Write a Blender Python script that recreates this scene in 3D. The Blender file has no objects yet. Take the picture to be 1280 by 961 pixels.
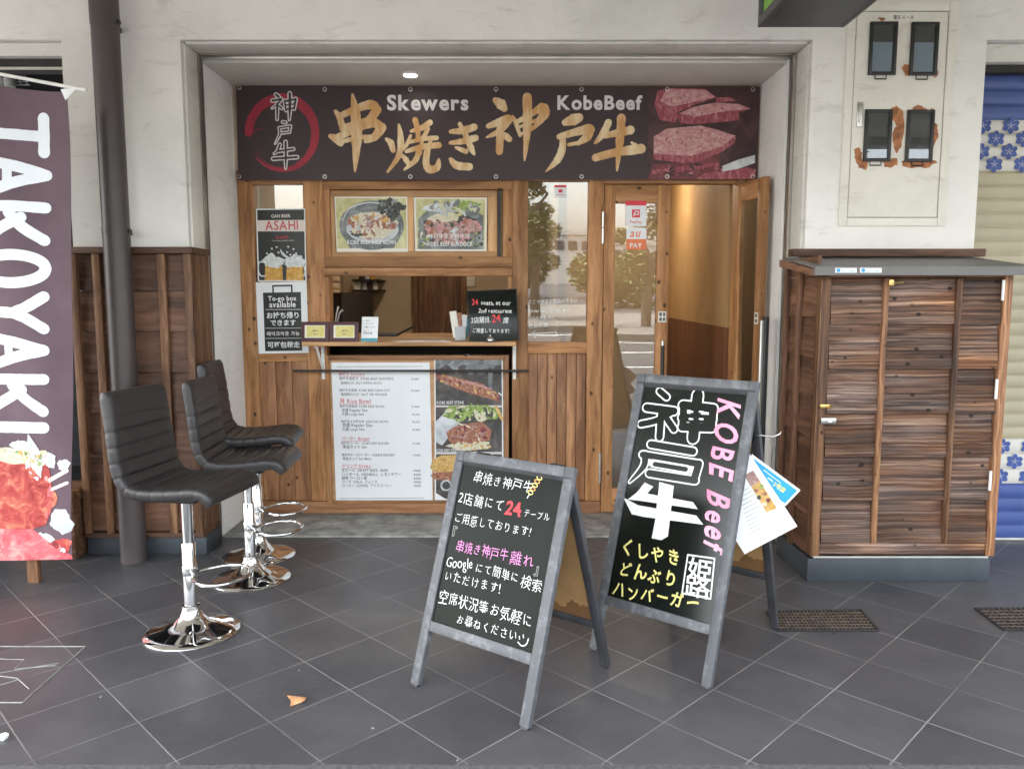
import bpy, bmesh, math, random
from mathutils import Vector, Matrix
random.seed(7)
C = bpy.context.scene.collection
SC = bpy.context.scene
R = math.radians

# ---------------------------------------------------------------- camera, sky, sun, exposure
FPX, HC, PITCH = 980.0, 1.45, math.atan(108.5 / 980.0)
cd = bpy.data.cameras.new('Camera'); cam = bpy.data.objects.new('Camera', cd); C.objects.link(cam)
cam.location = (0, 0, HC); cam.rotation_euler = (math.pi / 2 - PITCH, 0, 0)
cd.sensor_width = 36; cd.lens = FPX / 1280 * 36; cd.clip_start = .05; cd.clip_end = 600
SC.camera = cam
SUN_EL, SUN_AZ = 56, 268
w = bpy.data.worlds.new('World'); SC.world = w; w.use_nodes = True
nt = w.node_tree; bg = nt.nodes['Background']
sky = nt.nodes.new('ShaderNodeTexSky'); sky.sky_type = 'NISHITA'; sky.sun_disc = False
sky.sun_elevation = R(SUN_EL); sky.sun_rotation = R(SUN_AZ); sky.air_density = 1.2; sky.dust_density = 4.0; sky.ozone_density = .6
hs = nt.nodes.new('ShaderNodeHueSaturation'); hs.inputs['Saturation'].default_value = .35
nt.links.new(sky.outputs[0], hs.inputs['Color']); nt.links.new(hs.outputs[0], bg.inputs[0])
bg.inputs[1].default_value = .15
sd = bpy.data.lights.new('Sun', 'SUN'); sun = bpy.data.objects.new('Sun', sd); C.objects.link(sun)
sd.energy = 2.2; sd.angle = R(18); sd.color = (1, .975, .94)
a = R(SUN_AZ); e = R(SUN_EL)
sun.rotation_euler = Vector((-math.sin(a) * math.cos(e), -math.cos(a) * math.cos(e), -math.sin(e))).to_track_quat('-Z', 'Y').to_euler()
SC.view_settings.view_transform = 'Standard'; SC.view_settings.look = 'None'
SC.view_settings.exposure = 3.3; SC.view_settings.gamma = 1
SC.render.engine = 'CYCLES'
SC.cycles.max_bounces = 8; SC.cycles.transparent_max_bounces = 12

# ---------------------------------------------------------------- pixel -> place
cs, sn = math.cos(PITCH), math.sin(PITCH)
def ray(px, py):
    u = (px - 640) / FPX; v = -(py - 480.5) / FPX
    return Vector((u, v * sn + cs, v * cs - sn))
def P(px, py, Y):
    d = ray(px, py); return Vector((0, 0, HC)) + d * (Y / d.y)
def G(px, py, z=0.0):
    d = ray(px, py); return Vector((0, 0, HC)) + d * ((z - HC) / d.z)

# ---------------------------------------------------------------- materials
def new_mat(name):
    m = bpy.data.materials.new(name); m.use_nodes = True
    nt = m.node_tree; return m, nt, nt.nodes['Principled BSDF']
def N(nt, t, **kw):
    n = nt.nodes.new(t)
    for k, v in kw.items():
        if hasattr(n, k): setattr(n, k, v)
        else: n.inputs[k.replace('_', ' ')].default_value = v
    return n
def ramp(nt, stops):
    r = nt.nodes.new('ShaderNodeValToRGB'); el = r.color_ramp.elements
    while len(el) < len(stops): el.new(.5)
    for i, (p, c) in enumerate(stops):
        el[i].position = p; el[i].color = (*c, 1)
    return r
def c3(c, k): return tuple(min(1, x * k) for x in c)
def mat(name, col, rough=.6, metal=0.0, var=.12, scale=6, bump=0.0, bscale=80, spec=.5, coat=0.0, two=None, stretch=(1, 1, 1), sharp=(.35, .65)):
    m, nt, b = new_mat(name)
    b.inputs['Roughness'].default_value = rough; b.inputs['Metallic'].default_value = metal
    b.inputs['Specular IOR Level'].default_value = spec; b.inputs['Coat Weight'].default_value = coat
    tc = N(nt, 'ShaderNodeTexCoord'); mp = N(nt, 'ShaderNodeMapping'); mp.inputs['Scale'].default_value = stretch
    nt.links.new(tc.outputs['Object'], mp.inputs[0])
    no = N(nt, 'ShaderNodeTexNoise', Scale=scale, Detail=6.0, Roughness=.6)
    nt.links.new(mp.outputs[0], no.inputs[0])
    rp = ramp(nt, [(sharp[0], c3(col, 1 - var)), (sharp[1], two if two else c3(col, 1 + var))])
    nt.links.new(no.outputs[0], rp.inputs[0]); nt.links.new(rp.outputs[0], b.inputs['Base Color'])
    if bump:
        n2 = N(nt, 'ShaderNodeTexNoise', Scale=bscale, Detail=4.0); nt.links.new(mp.outputs[0], n2.inputs[0])
        bp = N(nt, 'ShaderNodeBump', Strength=bump, Distance=.01); nt.links.new(n2.outputs[0], bp.inputs['Height'])
        nt.links.new(bp.outputs[0], b.inputs['Normal'])
    return m
def wood(name, stops, axis, rough=.55, cross=26, along=1.4, bump=.25, knots=0.0, bidvar=.35, warp=.08, spec=.35, slow=(.72, 1.25), grey=0.0):
    """grain runs along axis; each board is offset by its own face attribute"""
    m, nt, b = new_mat(name); L = nt.links.new
    b.inputs['Roughness'].default_value = rough; b.inputs['Specular IOR Level'].default_value = spec
    tc = N(nt, 'ShaderNodeTexCoord'); at = N(nt, 'ShaderNodeAttribute', attribute_name='bid')
    off = N(nt, 'ShaderNodeVectorMath', operation='SCALE'); off.inputs[0].default_value = (7.3, 5.1, 9.7); L(at.outputs['Fac'], off.inputs['Scale'])
    ad = N(nt, 'ShaderNodeVectorMath', operation='ADD'); L(tc.outputs['Object'], ad.inputs[0]); L(off.outputs[0], ad.inputs[1])
    wn = N(nt, 'ShaderNodeTexNoise', Scale=3.0, Detail=2.0); L(ad.outputs[0], wn.inputs[0])
    ws = N(nt, 'ShaderNodeVectorMath', operation='SCALE'); ws.inputs['Scale'].default_value = warp; L(wn.outputs['Color'], ws.inputs[0])
    a2 = N(nt, 'ShaderNodeVectorMath', operation='ADD'); L(ad.outputs[0], a2.inputs[0]); L(ws.outputs[0], a2.inputs[1])
    mp = N(nt, 'ShaderNodeMapping'); s = [cross] * 3; s['xyz'.index(axis)] = along; mp.inputs['Scale'].default_value = s; L(a2.outputs[0], mp.inputs[0])
    g = N(nt, 'ShaderNodeTexNoise', Scale=1.0, Detail=7.0, Roughness=.62, Distortion=.3); L(mp.outputs[0], g.inputs[0])
    rp = ramp(nt, stops); L(g.outputs[0], rp.inputs[0])
    # slow tone changes + per-board brightness
    mp2 = N(nt, 'ShaderNodeMapping'); s2 = [5.0] * 3; s2['xyz'.index(axis)] = 1.2; mp2.inputs['Scale'].default_value = s2; L(ad.outputs[0], mp2.inputs[0])
    sl = N(nt, 'ShaderNodeTexNoise', Scale=1.0, Detail=3.0); L(mp2.outputs[0], sl.inputs[0])
    ma = N(nt, 'ShaderNodeMapRange'); ma.inputs['From Min'].default_value = .3; ma.inputs['From Max'].default_value = .7; ma.inputs['To Min'].default_value = slow[0]; ma.inputs['To Max'].default_value = slow[1]
    L(sl.outputs[0], ma.inputs[0])
    mb = N(nt, 'ShaderNodeMapRange'); mb.inputs['To Min'].default_value = 1 - bidvar; mb.inputs['To Max'].default_value = 1 + bidvar; L(at.outputs['Fac'], mb.inputs[0])
    mu = N(nt, 'ShaderNodeMath', operation='MULTIPLY'); L(ma.outputs[0], mu.inputs[0]); L(mb.outputs[0], mu.inputs[1])
    vm = N(nt, 'ShaderNodeVectorMath', operation='SCALE'); L(rp.outputs[0], vm.inputs[0]); L(mu.outputs[0], vm.inputs['Scale'])
    col = vm.outputs[0]
    if grey:
        mg = N(nt, 'ShaderNodeMapping'); s4 = [11.0] * 3; s4['xyz'.index(axis)] = 1.6; mg.inputs['Scale'].default_value = s4; L(a2.outputs[0], mg.inputs[0])
        ng = N(nt, 'ShaderNodeTexNoise', Scale=1.0, Detail=3.0); L(mg.outputs[0], ng.inputs[0])
        rg = N(nt, 'ShaderNodeMapRange'); rg.inputs['From Min'].default_value = .35; rg.inputs['From Max'].default_value = .65; rg.inputs['To Min'].default_value = 1.15; rg.inputs['To Max'].default_value = 1.15 - grey; L(ng.outputs[0], rg.inputs[0])
        hsv = N(nt, 'ShaderNodeHueSaturation'); L(rg.outputs[0], hsv.inputs['Saturation']); L(col, hsv.inputs['Color']); col = hsv.outputs[0]
    if knots:
        mk = N(nt, 'ShaderNodeMapping'); s3 = [11.0] * 3; s3['xyz'.index(axis)] = 8.0; mk.inputs['Scale'].default_value = s3; L(ad.outputs[0], mk.inputs[0])
        vo = N(nt, 'ShaderNodeTexVoronoi', Scale=1.0); L(mk.outputs[0], vo.inputs[0])
        kr = N(nt, 'ShaderNodeMapRange'); kr.inputs['From Min'].default_value = knots; kr.inputs['From Max'].default_value = knots * 1.7; kr.inputs['To Min'].default_value = .18; kr.inputs['To Max'].default_value = 1.0
        L(vo.outputs['Distance'], kr.inputs[0])
        v2 = N(nt, 'ShaderNodeVectorMath', operation='SCALE'); L(col, v2.inputs[0]); L(kr.outputs[0], v2.inputs['Scale']); col = v2.outputs[0]
    L(col, b.inputs['Base Color'])
    bp = N(nt, 'ShaderNodeBump', Strength=bump, Distance=.006); L(g.outputs[0], bp.inputs['Height']); L(bp.outputs[0], b.inputs['Normal'])
    return m
def axes(name, *a, **k): return {x: wood(name + '_' + x, *a, axis=x, **k) for x in 'xyz'}
M = {}
shop = [(.30, (.21, .092, .036)), (.5, (.40, .192, .078)), (.72, (.56, .31, .145))]
M['shop'] = axes('shop_timber', shop, knots=.085, bump=.15, bidvar=.2)
M['ply'] = axes('pale_timber', [(.3, (.38, .20, .085)), (.55, (.53, .31, .15)), (.75, (.63, .40, .21))], bump=.1, bidvar=.15)
M['plank'] = axes('red_plank', [(.3, (.17, .076, .036)), (.5, (.31, .148, .070)), (.7, (.44, .235, .115))], bidvar=.16, knots=.07, bump=.2)
M['brown'] = axes('stained_cladding', [(.3, (.062, .030, .018)), (.5, (.13, .064, .037)), (.72, (.23, .12, .070))], bump=.3, cross=34)
M['batten'] = axes('stained_batten', [(.3, (.09, .042, .022)), (.5, (.19, .095, .050)), (.72, (.34, .19, .10))], bump=.3)
M['burnt'] = axes('weathered_cedar', [(.28, (.022, .013, .011)), (.42, (.064, .030, .018)), (.52, (.135, .068, .039)), (.64, (.25, .143, .088)), (.78, (.46, .31, .20))], cross=85, along=.8, bump=.9, bidvar=.3, warp=.024, knots=.075, slow=(.5, 1.6), grey=.5, rough=.7)
M['burntpost'] = axes('weathered_post', [(.3, (.055, .024, .013)), (.48, (.17, .078, .038)), (.62, (.32, .165, .08)), (.76, (.50, .29, .15))], cross=48, along=.8, bump=.8, warp=.04, knots=.06, slow=(.6, 1.5))
M['dado'] = axes('interior_dado', [(.3, (.15, .058, .026)), (.7, (.22, .092, .042))], bump=.05, bidvar=.05)
def plaster(name, col, dirt, scale=1.5):
    m, nt, b = new_mat(name); L = nt.links.new
    b.inputs['Roughness'].default_value = .75; b.inputs['Specular IOR Level'].default_value = .3
    tc = N(nt, 'ShaderNodeTexCoord')
    n1 = N(nt, 'ShaderNodeTexNoise', Scale=scale, Detail=8.0, Roughness=.65); L(tc.outputs['Object'], n1.inputs[0])
    r1 = ramp(nt, [(.32, c3(col, .88)), (.5, col), (.7, c3(col, 1.06))]); L(n1.outputs[0], r1.inputs[0])
    mp = N(nt, 'ShaderNodeMapping'); mp.inputs['Scale'].default_value = (3, 3, 9); mp.inputs['Rotation'].default_value = (0, .12, 0); L(tc.outputs['Object'], mp.inputs[0])
    n2 = N(nt, 'ShaderNodeTexNoise', Scale=1.4, Detail=9.0, Roughness=.7, Distortion=.6); L(mp.outputs[0], n2.inputs[0])
    r2 = ramp(nt, [(.56, (0, 0, 0)), (.74, (1, 1, 1))]); L(n2.outputs[0], r2.inputs[0])
    mf = N(nt, 'ShaderNodeMath', operation='MULTIPLY'); mf.inputs[1].default_value = .7; L(r2.outputs[0], mf.inputs[0])
    mx = N(nt, 'ShaderNodeMix', data_type='RGBA'); L(mf.outputs[0], mx.inputs[0]); L(r1.outputs[0], mx.inputs[6]); mx.inputs[7].default_value = (*dirt, 1)
    L(mx.outputs[2], b.inputs['Base Color'])
    n3 = N(nt, 'ShaderNodeTexNoise', Scale=25.0, Detail=6.0); L(tc.outputs['Object'], n3.inputs[0])
    bp = N(nt, 'ShaderNodeBump', Strength=.18, Distance=.01); L(n3.outputs[0], bp.inputs['Height']); L(bp.outputs[0], b.inputs['Normal'])
    return m
M['plaster'] = plaster('cream_plaster', (.80, .785, .745), (.52, .50, .45))
M['beam'] = plaster('beam_plaster', (.74, .69, .59), (.52, .46, .37), 2.2)
M['trim'] = plaster('grey_trim', (.72, .705, .655), (.42, .40, .34), 2.5)
M['lining'] = plaster('white_lining', (.82, .81, .775), (.55, .53, .48), 1.0)
M['soffit'] = mat('soffit_board', (.64, .61, .56), .8, var=.04)
M['concrete'] = mat('rough_concrete', (.30, .295, .275), .85, var=.35, scale=9, bump=.5, bscale=40)
M['alu'] = mat('aluminium', (.55, .54, .50), .35, .9, var=.1)
M['darkmetal'] = mat('dark_metal', (.035, .033, .034), .45, .3, var=.2)
M['slot'] = mat('dark_slot', (.03, .028, .026), .7)
M['chrome'] = mat('chrome', (.86, .86, .85), .045, 1.0, var=.02)
M['steel'] = mat('brushed_steel', (.6, .6, .58), .3, 1.0)
M['brass'] = mat('brass', (.70, .48, .18), .35, .9)
M['white'] = mat('white_paint', (.80, .80, .77), .5, var=.03)
M['paper'] = mat('white_paper', (.82, .84, .85), .55, var=.02)
M['paperw'] = mat('warm_paper', (.80, .77, .68), .55, var=.03)
M['black'] = mat('black_plastic', (.02, .02, .021), .4, var=.15)
M['ink'] = mat('black_ink', (.018, .018, .02), .6)
M['grey_ink'] = mat('grey_ink', (.12, .12, .13), .6)
M['red'] = mat('red_ink', (.60, .03, .04), .6)
M['pinkred'] = mat('menu_red', (.55, .10, .12), .6)
M['chalk'] = mat('white_marker', (.82, .82, .80), .7, var=.08, scale=60)
M['chalkred'] = mat('red_marker', (.80, .06, .07), .7)
M['chalkpink'] = mat('pink_marker', (.80, .30, .62), .7)
M['chalkyellow'] = mat('yellow_marker', (.82, .74, .24), .7)
M['chalkorange'] = mat('orange_marker', (.82, .42, .14), .7)
M['kobepink'] = mat('pink_paint', (.85, .22, .36), .6, two=(.90, .58, .70), scale=2.0, var=.0)
M['board'] = mat('black_board', (.0065, .0095, .0075), .2, var=.3, scale=3, spec=.3)
M['blackboard'] = mat('green_black_board', (.006, .0095, .007), .3, var=.3, scale=3, spec=.10)
M['boardframe'] = mat('grey_board_frame', (.105, .112, .12), .5, var=.14, scale=22, two=(.20, .208, .22), sharp=(.5, .75), bump=.15, bscale=120)
M['boarddark'] = mat('dark_board_frame', (.045, .045, .05), .5, var=.25, scale=14)
M['kraft'] = mat('brown_fibreboard', (.40, .235, .095), .75, var=.1, scale=12)
M['kraftstain'] = mat('water_stain', (.20, .10, .035), .7)
M['leather'] = mat('black_leatherette', (.030, .027, .0275), .42, var=.12, scale=18, bump=.12, bscale=260, spec=.5)
M['pipe'] = mat('brown_pipe_paint', (.072, .058, .056), .42, var=.1, scale=3)
M['rust'] = mat('rust', (.40, .165, .075), .85, var=.4, scale=30, bump=.5)
M['plinth'] = mat('slate_plinth', (.042, .052, .062), .5, var=.15)
M['roof'] = mat('grey_sheet_roof', (.16, .155, .15), .5, var=.08)
M['banner'] = mat('banner_vinyl', (.046, .027, .031), .5, var=.06, scale=1.5)
M['gold'] = mat('gold_print', (.62, .33, .12), .5, two=(.82, .67, .42), scale=5.0, sharp=(.40, .62), stretch=(2.2, 1, .7), var=.0)
M['ringred'] = mat('ring_red', (.36, .02, .045), .5, var=.15)
M['letterwhite'] = mat('letter_white', (.72, .70, .69), .5, var=.03)
def mottle(name, ca, cb, cc, scale, rough=.5, stretch=(1, 1, 1)):
    m, nt, b = new_mat(name); L = nt.links.new; b.inputs['Roughness'].default_value = rough
    tc = N(nt, 'ShaderNodeTexCoord'); mp = N(nt, 'ShaderNodeMapping'); mp.inputs['Scale'].default_value = stretch; L(tc.outputs['Object'], mp.inputs[0])
    n = N(nt, 'ShaderNodeTexNoise', Scale=scale, Detail=8.0, Roughness=.7, Distortion=.8); L(mp.outputs[0], n.inputs[0])
    r = ramp(nt, [(.33, ca), (.5, cb), (.66, cc)]); L(n.outputs[0], r.inputs[0]); L(r.outputs[0], b.inputs['Base Color']); return m
M['meattop'] = mottle('marbled_beef', (.42, .13, .15), (.56, .28, .28), (.70, .50, .48), 26, stretch=(1, 1, 2))
M['meatside'] = mottle('raw_beef_side', (.20, .022, .042), (.34, .075, .10), (.52, .21, .22), 20, stretch=(2, 1, .7))
M['meatdark'] = mottle('beef_shadow', (.10, .02, .026), (.17, .035, .045), (.25, .07, .08), 16)
M['meatback'] = mottle('photo_backdrop', (.03, .012, .014), (.06, .025, .026), (.10, .045, .045), 5)
M['grill'] = mottle('grilled_meat', (.15, .045, .025), (.34, .13, .075), (.60, .33, .22), 60)
M['greens'] = mottle('salad_leaf', (.07, .13, .02), (.25, .36, .08), (.55, .62, .25), 50)
M['rice'] = mottle('rice', (.45, .40, .28), (.68, .62, .48), (.85, .80, .68), 90)
M['herb'] = mottle('dark_herb', (.01, .012, .01), (.05, .055, .045), (.16, .17, .14), 60)
M['bowl'] = mottle('stone_bowl', (.07, .08, .085), (.17, .19, .19), (.40, .43, .42), 8)
M['backdrop'] = mottle('yellow_green_backdrop', (.42, .40, .16), (.56, .54, .26), (.70, .68, .42), 8)
M['bun'] = mottle('bread', (.42, .22, .05), (.62, .38, .12), (.75, .55, .25), 30)
M['platedark'] = mottle('grill_plate', (.03, .028, .027), (.07, .062, .058), (.15, .13, .12), 9)
M['plategrey'] = mottle('plate_white', (.35, .38, .40), (.55, .58, .60), (.75, .78, .8), 6)
M['slicebeef'] = mottle('sliced_beef', (.20, .10, .09), (.40, .24, .21), (.62, .45, .40), 40)
M['sauce'] = mottle('red_sauce', (.28, .02, .022), (.50, .07, .06), (.74, .30, .17), 14)
M['saucepink'] = mottle('pink_sauce', (.45, .05, .06), (.70, .14, .16), (.85, .42, .36), 10)
M['onion'] = mottle('green_onion', (.42, .34, .22), (.72, .68, .52), (.45, .50, .18), 55)
M['sauceshadow'] = mottle('red_sauce_dark', (.16, .012, .02), (.26, .03, .035), (.4, .06, .05), 14)
M['foam'] = mottle('beer_foam', (.40, .45, .46), (.65, .68, .68), (.85, .86, .86), 40)
M['beer'] = mottle('beer', (.40, .17, .02), (.62, .33, .05), (.75, .48, .14), 40)
M['posterdark'] = mat('poster_black', (.018, .021, .018), .4, var=.2)
M['cream'] = mat('poster_cream', (.72, .65, .60), .5, var=.04)
M['maroon'] = mat('maroon_leatherette', (.075, .024, .030), .5, var=.15)
M['goldcard'] = mottle('gold_card', (.55, .48, .12), (.66, .60, .20), (.76, .72, .34), 14)
M['blue'] = mat('blue_print', (.03, .34, .70), .4, var=.06)
M['teal'] = mat('teal_print', (.06, .32, .42), .5)
M['yellow'] = mat('yellow_print', (.75, .70, .10), .5)
M['payred'] = mat('sticker_red', (.70, .04, .07), .5)
M['payorange'] = mat('sticker_orange', (.80, .20, .07), .5)
M['nobori'] = mat('plum_cloth', (.135, .088, .108), .85, var=.12, scale=4, bump=.1, bscale=400)
M['noboriwhite'] = mat('cloth_white_print', (.80, .85, .90), .85, var=.03)
M['slat'] = mat('beige_slat', (.46, .41, .285), .5, var=.06, scale=3)
M['slatblue'] = mat('blue_slat', (.065, .105, .31), .4, var=.1, scale=3)
M['tilewhite'] = mat('white_slat', (.66, .64, .58), .5, var=.05)
M['flower'] = mat('blue_flower_print', (.045, .085, .30), .5, var=.25, scale=40)
M['green'] = mat('green_sign_face', (.24, .56, .06), .35, var=.04)
M['signgrey'] = mat('sign_case', (.075, .077, .085), .5, var=.05)
M['meter'] = plaster('meter_door_paint', (.78, .755, .68), (.50, .44, .34), 2.0)
M['leafdry'] = mat('dry_leaf', (.52, .26, .12), .7, var=.3, scale=30)
M['inwall'] = mat('interior_beige_wall', (.54, .43, .30), .8, var=.05)
M['inwarm'] = mat('interior_ochre_wall', (.50, .32, .15), .7, var=.10, scale=2)
M['indark'] = mat('interior_dark', (.02, .016, .013), .8)
M['infloor'] = mat('interior_floor', (.10, .06, .035), .5)
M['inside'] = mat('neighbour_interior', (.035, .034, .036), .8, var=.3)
M['bark'] = mat('bark', (.10, .075, .055), .9, var=.3, scale=12, bump=.6)
M['leaf'] = mottle('pine_foliage', (.055, .075, .022), (.10, .125, .040), (.17, .18, .07), 1.5, .8)
M['asphalt'] = mat('asphalt', (.045, .045, .047), .85, var=.2, scale=3, bump=.3)
M['roadpaint'] = mat('road_paint', (.65, .65, .62), .7)
M['farpaving'] = mat('far_paving', (.15, .138, .122), .85, var=.12, scale=2)
M['paving'] = mat('street_paving', (.055, .054, .053), .85, var=.12, scale=2)
M['granite'] = mat('granite_kerb', (.13, .13, .135), .7, var=.3, scale=60)
M['farwall'] = mat('far_building', (.62, .58, .53), .8)
M['glassdark'] = mat('far_window', (.06, .06, .07), .2)
def glass(name, refl, tint=(.94, .95, .93)):
    m, nt, b = new_mat(name); nt.nodes.remove(b); L = nt.links.new
    out = nt.nodes['Material Output']; tr = N(nt, 'ShaderNodeBsdfTransparent'); tr.inputs[0].default_value = (*tint, 1)
    gl = N(nt, 'ShaderNodeBsdfGlossy'); gl.inputs['Roughness'].default_value = .0
    gl.inputs[0].default_value = (1, 1, 1, 1)
    tc = N(nt, 'ShaderNodeTexCoord'); no = N(nt, 'ShaderNodeTexNoise', Scale=1.2); L(tc.outputs['Object'], no.inputs[0])
    bp = N(nt, 'ShaderNodeBump', Strength=.05, Distance=.02); L(no.outputs[0], bp.inputs['Height']); L(bp.outputs[0], gl.inputs['Normal'])
    lw = N(nt, 'ShaderNodeLayerWeight', Blend=.35)
    mr = N(nt, 'ShaderNodeMapRange'); mr.inputs['To Min'].default_value = refl; mr.inputs['To Max'].default_value = .95; L(lw.outputs['Fresnel'], mr.inputs[0])
    mx = N(nt, 'ShaderNodeMixShader'); L(mr.outputs[0], mx.inputs[0]); L(tr.outputs[0], mx.inputs[1]); L(gl.outputs[0], mx.inputs[2])
    L(mx.outputs[0], out.inputs[0]); return m
M['glass'] = glass('window_glass', .06)
M['clear'] = glass('clear_sheet', .03, (.97, .97, .97))
M['smoke'] = glass('meter_glass', .02, (.85, .88, .9))
def emit(name, col, k):
    m, nt, b = new_mat(name); b.inputs['Emission Color'].default_value = (*col, 1); b.inputs['Emission Strength'].default_value = k
    b.inputs['Base Color'].default_value = (*col, 1); return m
M['lamp'] = emit('lamp_lens', (1, .93, .8), 3.0); M['addedlamp'] = emit('added_lamp_lens', (1, .84, .62), 21.0)
def tiles():
    m, nt, b = new_mat('dark_floor_tile'); L = nt.links.new
    tc = N(nt, 'ShaderNodeTexCoord')
    def dot(v, off):
        d = N(nt, 'ShaderNodeVectorMath', operation='DOT_PRODUCT'); d.inputs[1].default_value = v; L(tc.outputs['Object'], d.inputs[0])
        s = N(nt, 'ShaderNodeMath', operation='SUBTRACT'); s.inputs[1].default_value = off; L(d.outputs['Value'], s.inputs[0]); return s.outputs[0]
    q = math.sqrt(.5)
    cx = N(nt, 'ShaderNodeCombineXYZ'); L(dot((q, q, 0), .898 - 3.196), cx.inputs[0]); L(dot((-q, q, 0), 1.117 - 3.196), cx.inputs[1])
    wn = N(nt, 'ShaderNodeTexNoise', Scale=14.0, Detail=3.0); L(tc.outputs['Object'], wn.inputs[0])
    wsc = N(nt, 'ShaderNodeVectorMath', operation='SCALE'); wsc.inputs['Scale'].default_value = .004; L(wn.outputs['Color'], wsc.inputs[0])
    wa = N(nt, 'ShaderNodeVectorMath', operation='ADD'); L(cx.outputs[0], wa.inputs[0]); L(wsc.outputs[0], wa.inputs[1])
    br = N(nt, 'ShaderNodeTexBrick', offset=0.0, squash=1.0, Scale=1.0, Mortar_Size=.0028, Mortar_Smooth=.3, Bias=0.0, Brick_Width=.3196, Row_Height=.3196)
    br.inputs['Color1'].default_value = (.72, .72, .74, 1); br.inputs['Color2'].default_value = (1.2, 1.19, 1.17, 1); br.inputs['Mortar'].default_value = (1, 1, 1, 1)
    L(wa.outputs[0], br.inputs[0])
    n1 = N(nt, 'ShaderNodeTexNoise', Scale=2.2, Detail=8.0, Roughness=.7); L(tc.outputs['Object'], n1.inputs[0])
    r1 = ramp(nt, [(.3, (.066, .066, .071)), (.7, (.104, .103, .109))]); L(n1.outputs[0], r1.inputs[0])
    mu = N(nt, 'ShaderNodeMix', data_type='RGBA', blend_type='MULTIPLY'); mu.inputs[0].default_value = .7; L(r1.outputs[0], mu.inputs[6]); L(br.outputs['Color'], mu.inputs[7])
    # pale scuffs along the slate cleft
    ms = N(nt, 'ShaderNodeMapping'); ms.inputs['Rotation'].default_value = (0, 0, -.35); ms.inputs['Scale'].default_value = (5, 60, 1); L(tc.outputs['Object'], ms.inputs[0])
    n4 = N(nt, 'ShaderNodeTexNoise', Scale=1.0, Detail=9.0, Roughness=.75, Distortion=.8); L(ms.outputs[0], n4.inputs[0])
    r4 = ramp(nt, [(.60, (0, 0, 0)), (.82, (1, 1, 1))]); L(n4.outputs[0], r4.inputs[0])
    sf = N(nt, 'ShaderNodeMath', operation='MULTIPLY'); sf.inputs[1].default_value = .7; L(r4.outputs[0], sf.inputs[0])
    mx0 = N(nt, 'ShaderNodeMix', data_type='RGBA'); L(sf.outputs[0], mx0.inputs[0]); L(mu.outputs[2], mx0.inputs[6]); mx0.inputs[7].default_value = (.17, .165, .165, 1)
    n2 = N(nt, 'ShaderNodeTexNoise', Scale=1.9, Detail=4.0); L(tc.outputs['Object'], n2.inputs[0])
    r2 = ramp(nt, [(.34, (.12, .12, .12)), (.58, (.95, .95, .95))]); L(n2.outputs[0], r2.inputs[0])
    f = N(nt, 'ShaderNodeMath', operation='MULTIPLY'); L(br.outputs['Fac'], f.inputs[0]); L(r2.outputs[0], f.inputs[1])
    mx = N(nt, 'ShaderNodeMix', data_type='RGBA'); L(f.outputs[0], mx.inputs[0]); L(mx0.outputs[2], mx.inputs[6]); mx.inputs[7].default_value = (.29, .28, .275, 1)
    vo = N(nt, 'ShaderNodeTexVoronoi', Scale=1.9); L(tc.outputs['Object'], vo.inputs[0])
    gm = N(nt, 'ShaderNodeMapRange'); gm.inputs['From Min'].default_value = .022; gm.inputs['From Max'].default_value = .034; gm.inputs['To Min'].default_value = .45; L(vo.outputs['Distance'], gm.inputs[0])
    gv = N(nt, 'ShaderNodeVectorMath', operation='SCALE'); L(mx.outputs[2], gv.inputs[0]); L(gm.outputs[0], gv.inputs['Scale'])
    L(gv.outputs[0], b.inputs['Base Color'])
    n3 = N(nt, 'ShaderNodeTexNoise', Scale=3.0, Detail=5.0); L(tc.outputs['Object'], n3.inputs[0])
    rr = N(nt, 'ShaderNodeMapRange'); rr.inputs['To Min'].default_value = .30; rr.inputs['To Max'].default_value = .55; L(n3.outputs[0], rr.inputs[0]); L(rr.outputs[0], b.inputs['Roughness'])
    b.inputs['Specular IOR Level'].default_value = .5
    h = N(nt, 'ShaderNodeMath', operation='SUBTRACT'); L(n4.outputs[0], h.inputs[0]); L(br.outputs['Fac'], h.inputs[1])
    bp = N(nt, 'ShaderNodeBump', Strength=.18, Distance=.006); L(h.outputs[0], bp.inputs['Height']); L(bp.outputs[0], b.inputs['Normal'])
    return m
M['tiles'] = tiles()

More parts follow.
